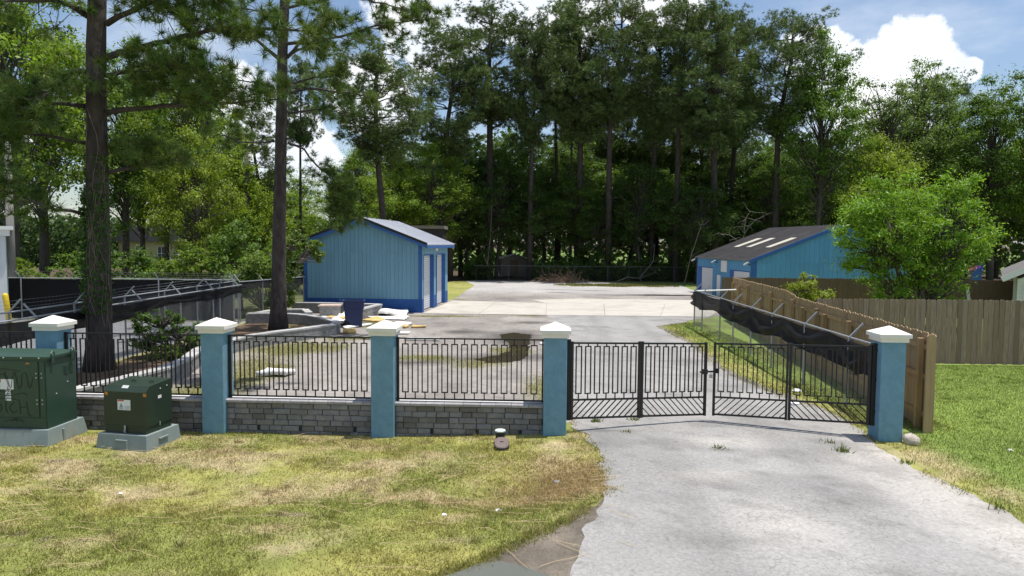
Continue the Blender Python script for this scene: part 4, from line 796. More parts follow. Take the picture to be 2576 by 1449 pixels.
# ------------------------------------------------------------ block planters in the yard
def planter_wall(pts,label,h=.42,th=.26,closed=False):
    t=thing('planter_wall',label,'garden wall',(pts[0][0],pts[0][1],0)); o0=Vector((pts[0][0],pts[0][1])); P=[Vector(p)-o0 for p in pts]; m=MB(); rr=random.Random(len(label)); caps=[]
    seg=list(zip(P,P[1:]+([P[0]] if closed else [])))[:len(P)-(0 if closed else 1)]
    for a,b in seg:
        d=b-a; Ln=d.length; ux=d/Ln; n=Vector((-ux.y,ux.x))
        for r in range(4):
            x=-(r%2)*.15
            while x<Ln+.02:
                x0=max(x,-.02); x1=min(x+.3,Ln+.04); x+=.3
                if x1-x0<.03: continue
                z0=(h-.05)*r/4; z1=(h-.05)*(r+1)/4-.004; j=rr.uniform(-.006,.006); q=[a+ux*(x0+.003)+n*(th/2+j),a+ux*(x1-.003)+n*(th/2+j),a+ux*(x1-.003)-n*(th/2-j),a+ux*(x0+.003)-n*(th/2-j)]
                m.add([(v.x,v.y,z0-.05 if r==0 else z0) for v in q]+[(v.x,v.y,z1) for v in q],[(0,1,2,3)[::-1],(4,5,6,7),(0,1,5,4)[::-1],(1,2,6,5)[::-1],(2,3,7,6)[::-1],(3,0,4,7)[::-1]])
        x=0
        while x<Ln-.02:
            x1=min(x+.4,Ln); cm=MB().box(-.5,.5,-th/2-.02,th/2+.02,0,.055).mesh('capstone') if not caps else caps[0]
            if not caps: cm.materials.append(m_plantcap); caps.append(cm)
            c=a+ux*(x+x1)/2; piece('capstone',cm,t,(c.x,c.y,h-.05+rr.uniform(0,.004)),(0,0,math.atan2(ux.y,ux.x)),((x1-x)-.004,1,1)); x=x1
    o=m.build('blocks',m_plant,t); o['kind']='stuff'; return t
planter_wall([(-8.95,13.3),(-8.45,15.),(-8.2,16.1),(-8.25,17.3),(-8.72,19.2),(-8.6,20.6),(-8.35,21.9),(-7.9,22.8),(-7.3,23.7),(-6.5,25.05)],'low curving block wall winding from the iron fence toward the pointed planter',.42)
planter_wall([(-6.5,25.2),(-6.6,25.95),(-7.8,27.6),(-8.7,28.4),(-9.8,28.8),(-11.0,28.6)],'low block wall curving behind the second pine with a pointed end',.42)
planter_wall([(-10.7,29.0),(-10.4,30.4),(-9.2,30.6),(-8.6,29.2)],'low square block planter behind the second pine',.42)
planter_wall([(-10.5,33.0),(-8.9,32.95),(-6.25,32.5),(-6.6,29.9)],'low block wall enclosing the patio in front of the small blue building',.5)
t=thing('block_pedestal','block pedestal with pale stone top on the patio by the blue building','pedestal',(-8.25,31.3,0),.1)
for r in range(4):
    for i in range(3): MB().box(-.42+i*.28+.003,-.42+(i+1)*.28-.003,-.38,.38,r*.125,r*.125+.121).build('block',m_plant,t)
MB().box(-.48,.48,-.44,.44,.5,.56).build('top_slab',M('pinkish_slab',(.5,.40,.34),.85,.12,5),t)

# ------------------------------------------------------------ bin
t=thing('wheeled_bin','dark navy wheeled rubbish bin standing open among the foam scraps','bin',(-6.36,27.75,0),.2); t.scale=(1.1,1.1,1.03)
def frus(m,z0,z1,a0,b0,a1,b1,yo0=0,yo1=0,k=4):
    def ring(a,b,z,yo,r=.06): 
        out=[]
        for cx,cy,s in ((a-r,b-r,0),(-a+r,b-r,1),(-a+r,-b+r,2),(a-r,-b+r,3)):
            for i in range(k): an=PI/2*(s+i/(k-1)); out.append((cx+r*math.cos(an),cy+r*math.sin(an)+yo,z))
        return out
    A=ring(a0,b0,z0,yo0);B=ring(a1,b1,z1,yo1);n=len(A); m.add(A+B,[(i,(i+1)%n,(i+1)%n+n,i+n) for i in range(n)]); return m,n
m=MB(); frus(m,.04,.72,.29,.31,.34,.37); frus(m,.72,.74,.34,.37,.365,.40); frus(m,.74,1.0,.36,.40,.37,.41); frus(m,1.0,1.01,.37,.41,.40,.44); frus(m,1.01,1.05,.40,.44,.40,.44); frus(m,1.05,1.051,.40,.44,.35,.39); frus(m,1.051,.2,.35,.39,.28,.30); m.v and m.build('tub',m_bin,t,False)
MB().box(-.25,.25,-.27,.27,.03,.06).build('floor',m_bin,t); MB().tube([(-.40,-.3,1.0),(-.50,-.28,1.06),(-.50,.28,1.06),(-.40,.3,1.0)],.017,8).build('handle',m_bin,t)
for y in (-.31,.31): MB().tube([(-.27,y-.035,.13),(-.27,y+.035,.13)],.13,16).build('wheel',m_rubber,t)
MB().bar((-.27,-.28,.13),(-.27,.28,.13),.025).build('axle',m_steel,t)

# ------------------------------------------------------------ torn foam and insulation scraps
def scrap(name,label,pts,th,mat,z=0.02,seed=1,fold=.06,cat='debris',group='torn insulation scraps on the yard'):
    rng=np.random.default_rng(seed); c=Vector((sum(p[0] for p in pts)/len(pts),sum(p[1] for p in pts)/len(pts))); n=8
    a,b,cc,d=[np.array(p)-np.array([c.x,c.y]) for p in pts]; vs=[];fs=[]
    for s,dz in ((0,0),(1,th)):
        for i in range(n):
            for j in range(n):
                u=i/(n-1); v=j/(n-1); p=(a*(1-u)+b*u)*(1-v)+(d*(1-u)+cc*u)*v; e=1 if 0<i<n-1 and 0<j<n-1 else 1+rng.uniform(-.10,.06)
                zz=z+dz+fold*max(0,math.sin(u*3.1+seed)*math.sin(v*2.7+seed*.7)); vs.append((p[0]*e,p[1]*e,zz+rng.uniform(-.004,.004)))
    for i in range(n-1):
        for j in range(n-1):
            q=i*n+j; fs.append((q,q+1,q+n+1,q+n)); q+=n*n; fs.append((q,q+n,q+n+1,q+1))
    def ed(i,j): return i*n+j
    rim=[ed(i,0) for i in range(n)]+[ed(n-1,j) for j in range(1,n)]+[ed(i,n-1) for i in range(n-2,-1,-1)]+[ed(0,j) for j in range(n-2,0,-1)]
    for k in range(len(rim)): p,q=rim[k],rim[(k+1)%len(rim)]; fs.append((p,q,q+n*n,p+n*n))
    m=MB(); m.add(vs,fs); o=m.build(name,mat,None,True); o.location=(c.x,c.y,0); tag(o,label,cat,group); return o
scrap('foam_sheet','large folded white foam sheet beside the blue building wall',[(-6.1,31.2),(-4.75,30.9),(-5.0,33.2),(-6.2,33.4)],.10,m_foam,.08,1,.16)
scrap('foam_sheet','white foam sheet under the large folded one',[(-6.4,30.4),(-4.7,30.0),(-4.6,30.9),(-6.2,31.3)],.05,m_foam,.02,2,.08)
scrap('insulation_scrap','yellow torn insulation heap behind the pillar cap',[(-6.5,29.6),(-5.6,29.2),(-5.5,29.9),(-6.3,30.2)],.06,m_yfoam,.02,3,.10)
scrap('foam_strip','long narrow white strip lying in front of the bin',[(-6.5,26.8),(-5.7,28.1),(-5.85,28.4),(-6.65,27.1)],.06,m_foam,.02,4,.03)
scrap('insulation_scrap','mustard yellow chunk at the tip of the planter wall',[(-6.2,25.35),(-5.8,25.6),(-5.95,25.9),(-6.3,25.7)],.17,m_yfoam,.0,5,.08)
scrap('foam_sheet','white sheet spread across the patio beside the pedestal',[(-8.9,30.3),(-7.6,30.1),(-7.3,31.),(-8.6,31.4)],.06,m_foam,.03,6,.16)
scrap('foam_sheet','white sheet leaning on the patio behind the bin',[(-7.9,30.9),(-7.0,30.8),(-6.9,31.6),(-7.7,31.8)],.05,m_foam,.05,7,.2)
scrap('foam_sheet','white scrap heap between the planter point and the bin',[(-7.7,28.3),(-6.75,27.9),(-6.6,28.9),(-7.4,29.4)],.12,m_foam,.02,8,.12)
scrap('insulation_scrap','yellow slab poking from the white scrap heap',[(-7.9,29.2),(-7.1,29.0),(-7.0,29.4),(-7.8,29.7)],.07,m_yfoam,.16,9,.05)
scrap('foam_sheet','white slab with tan edge to the right of the pillar cap',[(-4.9,27.8),(-4.2,27.6),(-4.1,28.3),(-4.8,28.5)],.12,m_foam,.02,10,.05)
scrap('insulation_scrap','thin yellow splinter lying farthest out on the yard',[(-4.0,27.3),(-3.4,27.4),(-3.45,27.6),(-4.0,27.6)],.07,m_yfoam,.02,11,.03)
scrap('insulation_scrap','yellow slab under the white slab with tan edge',[(-4.8,27.3),(-4.2,27.2),(-4.1,27.6),(-4.7,27.7)],.08,m_yfoam,.015,12,.03)
scrap('foam_strip','small white scrap beside the middle pillar cap',[(-4.4,25.3),(-3.8,25.4),(-3.8,25.7),(-4.4,25.7)],.06,m_foam,.02,13,.04)
scrap('white_board','long white board lying on the yard behind the fence rail',[(-3.7,23.8),(-2.5,23.7),(-2.5,24.0),(-3.7,24.1)],.07,m_foam,.02,14,.0)
scrap('foam_lump','white foam lump with tan underside on the yard behind the iron panel',[(-6.4,17.2),(-5.65,17.15),(-5.55,17.6),(-6.3,17.7)],.12,m_foam,.02,15,.05)
scrap('foam_strip','tiny white scrap by the dark puddle',[(.95,23.0),(1.3,23.0),(1.3,23.15),(.95,23.2)],.05,m_foam,.02,16,.0)

# ------------------------------------------------------------ small things on the verge
z=hz(-.17,11.3); t=thing('cleanout_pipe','short black riser pipe with pale green lid in the grass','pipe',(-.18,11.42,z-.05)); MB().lathe([(.075,0),(.078,.22),(.085,.225),(.085,.24)],18).build('riser',m_blackp,t); MB().lathe([(.088,.241),(.09,.262),(.08,.27)],18).build('lid',m_lid,t)
z=hz(-.15,11.1); t=thing('meter_box','small brown oval meter box lid tilted in the grass','meter box',(-.15,11.12,z-.02)); m=MB(); 
ring=lambda k,z_: [(k*.13*(abs(math.cos(a))**.7)*math.copysign(1,math.cos(a)),k*.19*(abs(math.sin(a))**.7)*math.copysign(1,math.sin(a)),z_+ .035*math.sin(a)) for a in np.linspace(0,2*PI,24,endpoint=False)]
A=ring(1,0);B=ring(.93,.10);m.add(A+B,[(i,(i+1)%24,(i+1)%24+24,i+24) for i in range(24)]); m.build('box_rim',m_blackp,t); m=MB(); A=ring(.93,.101);B=ring(.87,.118); m.add(A+B,[(i,(i+1)%24,(i+1)%24+24,i+24) for i in range(24)]+[tuple(range(24,48))]); l=m.build('lid',m_brownp,t); MB().tube([(-.03,0,.118),(.03,0,.118)],.012,6).build('key_hole',m_blackp,l)
rng=np.random.default_rng(77)
def rock(name,label,loc,r,mat,flat=.8,cat='rock',seed=0,group=None):
    rg=np.random.default_rng(seed); m=MB(); n=10
    pr=[]; vs=[]
    for i in range(7):
        ph=PI*(i+.5)/7
        for j in range(n):
            th=2*PI*j/n; k=r*(1+rg.uniform(-.18,.18)); vs.append((k*math.sin(ph)*math.cos(th),k*math.sin(ph)*math.sin(th),k*math.cos(ph)*flat+r*flat*.8))
    fs=[(i*n+j,(i+1)*n+j,(i+1)*n+(j+1)%n,i*n+(j+1)%n) for i in range(6) for j in range(n)]+[tuple(range(n)),tuple(range(6*n,7*n))[::-1]]
    m.add(vs,fs); o=m.build(name,mat,None,cat=='rock'); o.location=loc; tag(o,label,cat,group)
rock('rock','pale rock on the grass at the foot of the pillar by the wooden fence',(6.72,11.42,hz(6.7,11.4)-.03),.135,m_rock,.85,seed=3)
for i,(x,y,r,l) in enumerate([(-.83,8.48,.038,'crumpled white paper lying lowest on the verge'),(-.16,8.71,.045,'white paper scrap between the drive edge and the puddle'),(.66,9.62,.055,'pale grey plastic scrap in the dry grass by the drive'),(-5.5,9.55,.035,'white litter on the verge below the transformer'),(8.3,11.3,.04,'white scrap on the bright lawn by the wooden fence'),(5.9,14.2,.13,'pale stone lying in the grass behind the gate leaf'),(6.6,15.8,.10,'pale stone at the foot of the draped chain-link fence')]):
    rock('litter' if i<5 else 'stone',l,(x,y,hz(x,y)-.01),r,m_litter if i!=2 else m_steel,.45,'litter' if i<5 else 'stone',seed=i+10)
def tuft_weed(label,x,y,n,h,col,seed,group='weeds in the drive cracks'):
    rg=np.random.default_rng(seed); P=np.column_stack([rg.normal(size=n)*.06,rg.normal(size=n)*.05,np.zeros(n)]); d=unit(np.column_stack([rg.normal(size=n)*.6,rg.normal(size=n)*.6,np.ones(n)])); L=h*(.5+rg.random((n,1))); s=unit(np.cross(d,rg.normal(size=(n,3))))*.008
    V=np.stack([P-s,P+s,P+d*L],1).reshape(-1,3); me=nmesh('weed',V,np.arange(n*3).reshape(-1,3),np.repeat(vary(rg,n,col),3,0)); o=obj('weed',me,m_blade); o.location=(x,y,hz(x,y)+.012); tag(o,label,'weed',group)
for i,(x,y,n,h,l) in enumerate([(5.28,10.84,60,.12,'yellowish weed clump in the pale sandy edge of the drive'),(5.31,11.33,30,.07,'small weed in the drive below the gate pillar'),(3.35,10.95,40,.06,'flat weed beside the dark spot in the drive'),(6.15,8.5,30,.14,'leafy weed at the sandy edge nearest the corner'),(6.0,10.3,40,.08,'weed where the drive meets the green lawn'),(1.6,12.62,50,.10,'weed under the gate next to the block wall pillar'),(2.3,12.75,40,.09,'weed under the middle of the gate leaf'),(2.05,11.9,25,.05,'tiny weed in the drive in front of the gate')]): tuft_weed(l,x,y,n,h,(.13,.17,.04),i)

# ------------------------------------------------------------ far left: white building, bollard, pole
t=thing('white_building','white metal sided building corner at the picture edge behind the fence','building',(-19.55,26.8,0),R_(36)); MB().box(-9,-.03,.0,12,-.2,3.78).build('wall_core',m_whitesid,t); MB().box(-9.2,.22,-.22,12.2,3.782,3.92).build('eave_trim',m_white,t); MB().box(-9.1,.1,-.1,12.1,3.55,3.781).build('fascia',m_white,t)
for i in range(10): MB().box(-.9*(i+1)+.004-.03,-.9*i-.004-.03,-.03,-.0005,-.1,3.545).build('siding_panel',m_whitesid,t)
MB().box(-.03,.0,-.03,.2,-.1,3.5).build('corner_trim',m_green_trim,t)
t=thing('bollard','yellow painted steel bollard leaning beside the white building','bollard',(-18.95,26.0,0)); t.rotation_euler=(0,R_(-7),0); MB().lathe([(.10,-.1),(.10,1.30),(.09,1.35),(.05,1.39),(.01,1.4)],16).build('pipe',m_yel,t,True); MB().lathe([(.13,-.1),(.13,.03),(.10,.04)],16).build('collar',m_yel,t)
t=thing('utility_pole','grey wooden utility pole with a lamp arm behind the white building','utility pole',(-22.0,30.4,0)); MB().tube([(0,0,-.3),(0,0,4),(.02,0,8.0)],[.17,.15,.12],12).build('pole',m_pole,t,True); MB().tube([(0,0,7.6),(.5,-.1,7.75),(.95,-.2,7.75)],.03,8).build('lamp_arm',m_steel,t); l=MB().lathe([(.22,0),(.20,.08),(.12,.14),(.10,.3),(.05,.34)],14,(1.02,-.2,7.62)).build('lamp_head',m_white,t)
m=MB().tube([(.05,0,7.7),(-6,-1,7.2),(-14,-2,7.3)],.012,4); m.build('cable',m_rubber,t)

# ------------------------------------------------------------ far house, car, shed, neighbour house
t=thing('yellow_house','pale yellow clapboard house glimpsed through the trees','house',(-50,88,0)); 
MB().box(0,15,0,8,-.2,3.3).build('wall_core',m_ysid,t)
for i in range(22): MB().box(-.02,15.02,-.02,-.0005,i*.15,i*.15+.142).build('clapboard',m_ysid,t)
for x in (2.2,5.0,9.1,12): 
    w=MB().box(x,x+.9,-.05,-.021,1.0,2.6).build('window',m_dark,t); MB().box(x-.08,x,-.06,-.021,.92,2.68).build('frame',m_white,w); MB().box(x+.9,x+.98,-.06,-.021,.92,2.68).build('frame',m_white,w); MB().box(x,x+.9,-.062,-.0505,1.77,1.83).build('frame',m_white,w); MB().box(x+.42,x+.48,-.0625,-.0505,1.0,2.6).build('frame',m_white,w)
m=MB(); m.prism([(-.5,3.3),(15.5,3.3),(14,5.4),(1,5.4)],-.4,8.4); m.build('roof',m_shing,t)
t=thing('parked_car','white car parked beside the yellow house behind the bushes','car',(-39.6,84.5,.35),.1); prof=[(-2.1,.25),(2.1,.25),(2.15,.65),(1.3,.85),(.7,1.4),(-1.1,1.42),(-1.8,.9),(-2.15,.8)]
MB().prism(prof,-.85,.85).build('body',m_carp,t); MB().prism([(1.15,.88),(.62,1.33),(-1.0,1.35),(-1.6,.92)],-.865,-.8505).build('side_window',m_dark,t)
for x in (-1.3,1.3):
    w=MB().tube([(x,-.88,.0),(x,-.66,.0)],.33,18).build('wheel',m_rubber,t); MB().tube([(x,-.89,.0),(x,-.8805,.0)],.2,14).build('rim',m_steel,w)
MB().tube([(-1.3,.66,0),(-1.3,.87,0)],.33,14).build('wheel',m_rubber,t); MB().tube([(1.3,.66,0),(1.3,.87,0)],.33,14).build('wheel',m_rubber,t)
t=thing('garden_shed','small grey shed with low gable standing in the dark woods','shed',(-1.1,67.5,.2),.1); MB().prism([(0,0),(2.6,0),(2.6,1.7),(1.3,2.1),(0,1.7)],0,2.4).build('walls',m_deadwood,t); MB().bar((-.15,1.15,1.72),(1.35,1.15,2.16),2.7,.05,(0,0,1)).build('roof',m_white,t); MB().bar((2.75,1.15,1.72),(1.25,1.15,2.16),2.7,.05,(0,0,1)).build('roof',m_white,t); MB().box(.9,1.7,-.03,-.0005,0,1.55).build('door',m_wood_brown,t)
t=thing('old_barn','dark weathered flat-topped outbuilding behind the small blue building','outbuilding',(-8.2,55,0)); MB().box(0,2.7,0,3,0,4.5).build('walls',m_tar,t); MB().box(-.1,2.8,-.1,3.1,4.502,4.75).build('parapet',m_deadwood,t); MB().box(.5,1.5,-.02,-.0005,2.2,3.8).build('patch',m_shing,t)
t=thing('neighbour_house','white sided house corner with gable eave behind the grey plank fence','house',(18.75,25.6,0),R_(-35)); MB().prism([(0,0),(9,0),(9,2.2),(4.5,4.6),(0,2.2)],0,9).build('wall_core',m_white,t)
for i in range(16): MB().box(-.015,9.01,-.02,-.0005,i*.14,i*.14+.132).build('clapboard',m_white,t)
for s in (1,-1):
    x=lambda d: 4.5+s*d; m=MB(); v=[(x(0),-.45,4.95),(x(5.0),-.45,2.3),(x(5.0),9.4,2.3),(x(0),9.4,4.95)]; m.add(v+[(a,b,c-.12) for a,b,c in v],[(0,1,2,3),(7,6,5,4),(0,4,5,1),(1,5,6,2),(2,6,7,3),(3,7,4,0)]); m.build('roof_slope',m_shing,t); MB().bar((x(0),-.465,4.86),(x(5.0),-.465,2.2),.03,.2).build('rake_board',m_white,t)
w=MB().box(.25,1.2,-.05,-.021,.9,1.95).build('window',m_dark,t); 
for a in ((.17,.25,.82,2.03),(1.2,1.28,.82,2.03)): MB().box(a[0],a[1],-.07,-.021,a[2],a[3]).build('frame',m_white,w)
MB().box(.25,1.2,-.072,-.021,1.95,2.03).build('frame',m_white,w); MB().box(.69,.75,-.066,-.0505,.9,1.95).build('frame',m_white,w)
t=thing('leaning_board','narrow white board leaning in front of the brown fence','board',(19.2,29,0)); m=MB(); m.bar((.24,0,.0),(-.02,.12,1.75),.12,.03); m.build('plank',m_white,t)
t=thing('decorated_post','blue post topped with pink and purple flowers above the brown fence','post',(24.1,36,0)); MB().box(-.12,.28,-.1,.1,-.1,2.3).build('board',m_trim,t)
rg=np.random.default_rng(5)
for mt,cx in ((m_pink,-.2),(m_purple,.28)):
    P=np.column_stack([cx*.6+rg.normal(size=160)*.10,rg.normal(size=160)*.1,2.3+rg.normal(size=160)*.10]); of=obj('flowers',leaf_mesh('flowers',P,unit(rg.normal(size=(160,3))),np.full(160,.10),np.full(160,.06),np.ones((160,3)),rg),mt,t); of['kind']='stuff'

# ------------------------------------------------------------ the two near pines
def near_pine(name,label,trunk,rad,limbs,seed,L=.27,w=.017,k=46,dens=1.,extra=None,vine=False,start=.3,sub=1.0):
    rng=np.random.default_rng(seed); o0=np.array([trunk[0][0],trunk[0][1],0.]); t=thing(name,label,'pine tree',(o0[0],o0[1],0)); tp=np.array(trunk)-o0
    # denser trunk polyline with a flared foot
    zz=np.linspace(tp[0,2],tp[-1,2],26); tx=np.interp(zz,tp[:,2],tp[:,0]); ty=np.interp(zz,tp[:,2],tp[:,1]); rr=np.interp(zz,tp[:,2],rad); rr=rr*(1+.35*np.exp(-(zz-zz[0])/.5))*(1+rng.normal(size=26)*.015)
    m=MB(); m.tube(np.column_stack([tx,ty,zz]),list(rr),18); tk=m.build('trunk',m_bark,t,True); P=[];D=[];tw=MB()
    for li,(pts,r0) in enumerate(limbs):
        q=np.array(pts,float)-o0; ln=np.linalg.norm(np.diff(q,axis=0),axis=1); cum=np.concatenate([[0],np.cumsum(ln)]); T_=cum[-1]
        n=max(6,int(T_/.35)); s=np.linspace(0,T_,n); q2=np.column_stack([np.interp(s,cum,q[:,i]) for i in range(3)]); q2[1:-1]+=rng.normal(size=(n-2,3))*.025
        lm=MB(); lm.tube(q2,list(np.linspace(r0,.014,n)),8); lm.build('limb',m_bark,tk,True)
        s0=start*T_; ns=int((T_-s0)/.17*dens)
        for i in range(ns):
            s_=s0+(T_-s0)*(i+rng.random())/ns; b=np.array([np.interp(s_,s,q2[:,c]) for c in range(3)]); dv=q2[min(n-1,int(s_/T_*(n-1))+1)]-q2[max(0,int(s_/T_*(n-1))-0)]; dv=dv/max(1e-6,np.linalg.norm(dv))
            u=rng.normal(size=3); u-=dv*u.dot(dv)*.3; u/=np.linalg.norm(u); u[2]=u[2]*.55+.22; u=u+dv*.55; u/=np.linalg.norm(u); l=rng.uniform(.35,1.0)*sub*(1-.25*s_/T_); e=b+u*l; md=(b+e)/2+rng.normal(size=3)*.05; md[2]-=.03
            tw.tube(np.array([b,md,e]),[.014,.010,.005],4,False)
            nt=rng.integers(4,8)
            for j in range(nt):
                f=1-.55*j/nt*rng.random(); c=md+(e-md)*f+rng.normal(size=3)*.10*sub; P.append(c); dd=u*.8+np.array([0,0,.55])+rng.normal(size=3)*.35; D.append(dd/np.linalg.norm(dd))
    if extra is not None:
        for (cx,cy,cz),(rx,ry,rz_),n in extra:
            c=rng.normal(size=(n,3))*np.array([rx,ry,rz_])+np.array([cx,cy,cz])-o0
            for p in c: P.append(p); dd=rng.normal(size=3)*.5+np.array([0,0,.8]); D.append(dd/np.linalg.norm(dd))
    P=np.array(P);D=np.array(D); o=tw.build('twigs',m_bark,t); o['kind']='stuff'; col=vary(rng,len(P),(.105,.165,.034),.35,.2)
    obj('crown',needle_mesh('crown',P,D,k,L,w,col,rng,.85),m_needle_near,t)
    cm=MB(); 
    for i in rng.choice(len(P),14):
        p=P[i]; cm.lathe([(.01,0),(.035,.02),(.04,.05),(.015,.09)],7,(p[0],p[1],p[2]-.12))
    oc=cm.build('cones',m_cone,t); oc['kind']='stuff'
    if vine:
        vm=MB()
        for i in range(9):
            a0=rng.uniform(-2.6,-.4); z0=rng.uniform(.1,2.0); z1=z0+rng.uniform(1.8,5.); n=16; pts=[]
            for j in range(n):
                z=z0+(z1-z0)*j/(n-1); a=a0+.5*math.sin(z*1.3+i)+.3*math.sin(z*3.1+i*2); r=np.interp(z,zz,rr)+.012; pts.append((np.interp(z,zz,tx)+r*math.cos(a),np.interp(z,zz,ty)+r*math.sin(a),z))
            vm.tube(pts,.008,4)
        ov_=vm.build('dry_vines',m_vine,t); ov_['kind']='stuff'
        n=2300; z=np.concatenate([rng.uniform(1.5,4.6,n*3//4),rng.uniform(3.6,5.6,n-n*3//4)]); a=np.where(rng.random(n)<.75,rng.normal(size=n)*.55+PI,rng.normal(size=n)*.6-.9); r=np.interp(z,zz,rr)+np.abs(rng.normal(size=n))*.11*(.3+.7*np.sin(np.clip((z-1.2)/4.6,0,1)*PI))
        pp=np.column_stack([np.interp(z,zz,tx)+r*np.cos(a),np.interp(z,zz,ty)+r*np.sin(a),z]); Nn=unit(np.column_stack([np.cos(a),np.sin(a),.3+0*a])+rng.normal(size=(n,3))*.5); Lf=.05+.06*rng.random(n)
        obj('ivy_leaves',leaf_mesh('ivy_leaves',pp,Nn,Lf,Lf*.75,vary(rng,n,(.055,.115,.02)),rng,.5),m_leaf,t)
    return t
near_pine('pine_tree','big ivy clad pine trunk with wide limbs near the large green cabinet',[(-10.83,18,-.1),(-10.76,18,2.41),(-10.72,18,4.98),(-10.69,18,7.0),(-10.65,18,8.5),(-10.58,18,9.5),(-10.5,18,14),(-10.4,18,19)],[.31,.28,.25,.235,.225,.215,.16,.05],[
 ([(-10.34,18.0,8.08),(-9.73,17.7,8.13),(-8.58,17.4,8.34),(-6.98,17.1,8.55),(-4.97,16.8,8.41),(-4.02,16.5,8.16)],.085),
 ([(-10.42,18.0,6.67),(-8.92,17.67,6.77),(-7.11,17.33,6.82),(-5.69,17.0,6.84)],.075),([(-10.5,18.0,5.12),(-10.03,18.33,5.28),(-9.46,18.67,5.53),(-8.98,19.0,5.66)],.06),
 ([(-10.92,18,7.68),(-10.97,17.62,7.63),(-11.23,17.25,7.18),(-11.58,16.88,6.53),(-12.28,16.5,5.95)],.07),([(-10.99,18,6.83),(-11.59,18.25,6.98),(-12.38,18.5,6.97),(-13.08,18.75,6.77),(-14.14,19,6.39)],.065),
 ([(-10.98,18,5.89),(-11.65,17.67,5.99),(-12.31,17.33,6.05),(-12.75,17,5.93)],.05),([(-11.04,18,4.05),(-11.17,17.6,4.14),(-11.4,17.2,4.15),(-11.71,16.8,4.39),(-12.6,16.2,4.7)],.05),
 ([(-10.37,18,8.9),(-9.45,17.67,9.19),(-8.39,17.33,9.37),(-6.99,17,9.17)],.08),([(-10.85,18,9.09),(-11.04,17.67,9.23),(-11.21,17.33,9.26),(-12.6,17,9.1)],.08),
 ([(-10.5,18,7.4),(-9.7,17.5,7.6),(-8.9,17.0,7.75),(-8.0,16.6,7.7)],.05),([(-10.5,18,7.6),(-9.6,18.6,7.9),(-8.2,19.1,7.8)],.05),([(-10.6,18,10.4),(-9,17.2,11),(-7.2,16.5,11.2)],.09),([(-10.6,18,11),(-12,17.5,11.5),(-13.8,17,11.4)],.09),([(-10.5,18,12.5),(-9.5,19.5,13.4),(-8.4,21,13.8)],.08),([(-10.5,18,13),(-10.8,16.5,14),(-11.2,15,14.5)],.07),([(-10.5,18,15),(-9,17,16.5),(-8,16.5,17.2)],.06),([(-10.5,18,15.5),(-12,18.5,17),(-13,19,17.5)],.06)],
 101,extra=[((-9.2,17.6,7.35),(.75,.45,.22),90),((-7.6,17.1,7.5),(.5,.4,.25),60),((-12.0,17.3,6.9),(.6,.4,.35),90),((-12.6,17.,4.9),(.5,.4,.35),60),((-9.7,18.3,5.75),(.55,.4,.22),70),((-9.6,17.6,9.3),(.7,.4,.2),60),((-7.8,17.1,9.0),(.6,.4,.25),60)],vine=True,dens=1.5)
near_pine('pine_tree','tall straight pine with open crown in the pointed planter',[(-9.03,26.6,-.1),(-8.95,26.6,3.52),(-8.82,26.6,7.29),(-8.73,26.6,10.25),(-8.61,26.6,12.45),(-8.53,26.6,14.2),(-8.4,26.6,20)],[.30,.25,.21,.19,.175,.15,.04],[
 (p,r) for p,r in (([(-8.88,26.6,10.3),(-9.49,26.23,10.81),(-10.08,25.87,11.02),(-10.51,25.5,11.01)],.08),([(-8.55,26.6,10.33),(-8.14,26.9,11.),(-7.68,27.2,11.92),(-7.14,27.5,12.69)],.07),([(-8.51,26.6,10.4),(-7.74,26.3,10.62),(-6.48,26,10.47)],.06),([(-9.05,26.6,9.22),(-9.96,27.05,9.54),(-10.9,27.5,9.71)],.05),([(-8.57,26.6,9.3),(-7.4,26.1,9.48),(-6.24,25.6,9.44)],.055),([(-8.6,26.6,8.97),(-7.79,26.93,9.27),(-6.5,27.27,9.16),(-5.64,27.6,9.16)],.055),([(-8.53,26.6,8.26),(-7.26,26.1,8.32),(-6.11,25.6,8.06)],.045),([(-9.05,26.6,9.04),(-9.68,26.27,8.92),(-10.3,25.93,8.63),(-10.74,25.6,8.59)],.05),
 ([(-8.55,26.6,7.14),(-7.96,26.38,6.96),(-7.45,26.16,6.35),(-6.8,25.94,5.89),(-6.28,25.72,5.),(-6.15,25.5,4.11)],.045),([(-9.08,26.6,7.21),(-10.31,27.05,7.19),(-11.41,27.5,7.56)],.04),([(-8.57,26.6,10.84),(-7.29,26.28,10.83),(-6.17,25.96,10.99),(-5.08,25.64,11.22),(-3.88,25.32,11.28),(-2.78,25,11.33)],.07),([(-8.53,26.6,12.16),(-7.29,26.35,12.37),(-5.75,26.1,12.44),(-4.25,25.85,11.94),(-3.35,25.6,11.72)],.06),([(-8.68,26.6,11.57),(-9.5,26.3,11.91),(-10.11,26,11.95)],.06),
 ([(-8.6,26.6,13),(-9.8,25.8,14),(-11,25.2,14.2)],.06),([(-8.5,26.6,14),(-7.4,27.6,15),(-6.4,28.4,15.6)],.06),([(-8.5,26.6,15),(-8.8,25.2,16),(-9,24.,16.4)],.05),([(-8.45,26.6,16),(-7.2,26,17.2),(-6.4,25.6,17.6)],.05),([(-8.45,26.6,17),(-9.6,27.2,18),(-10.4,27.6,18.4)],.05))],
 102,L=.28,w=.02,k=40,dens=1.15,extra=[((-6.25,25.6,4.7),(.24,.22,.5),90),((-7.3,26.,6.2),(.3,.25,.3),20),((-6.6,25.8,5.5),(.25,.25,.3),30)],start=.42,sub=1.05)

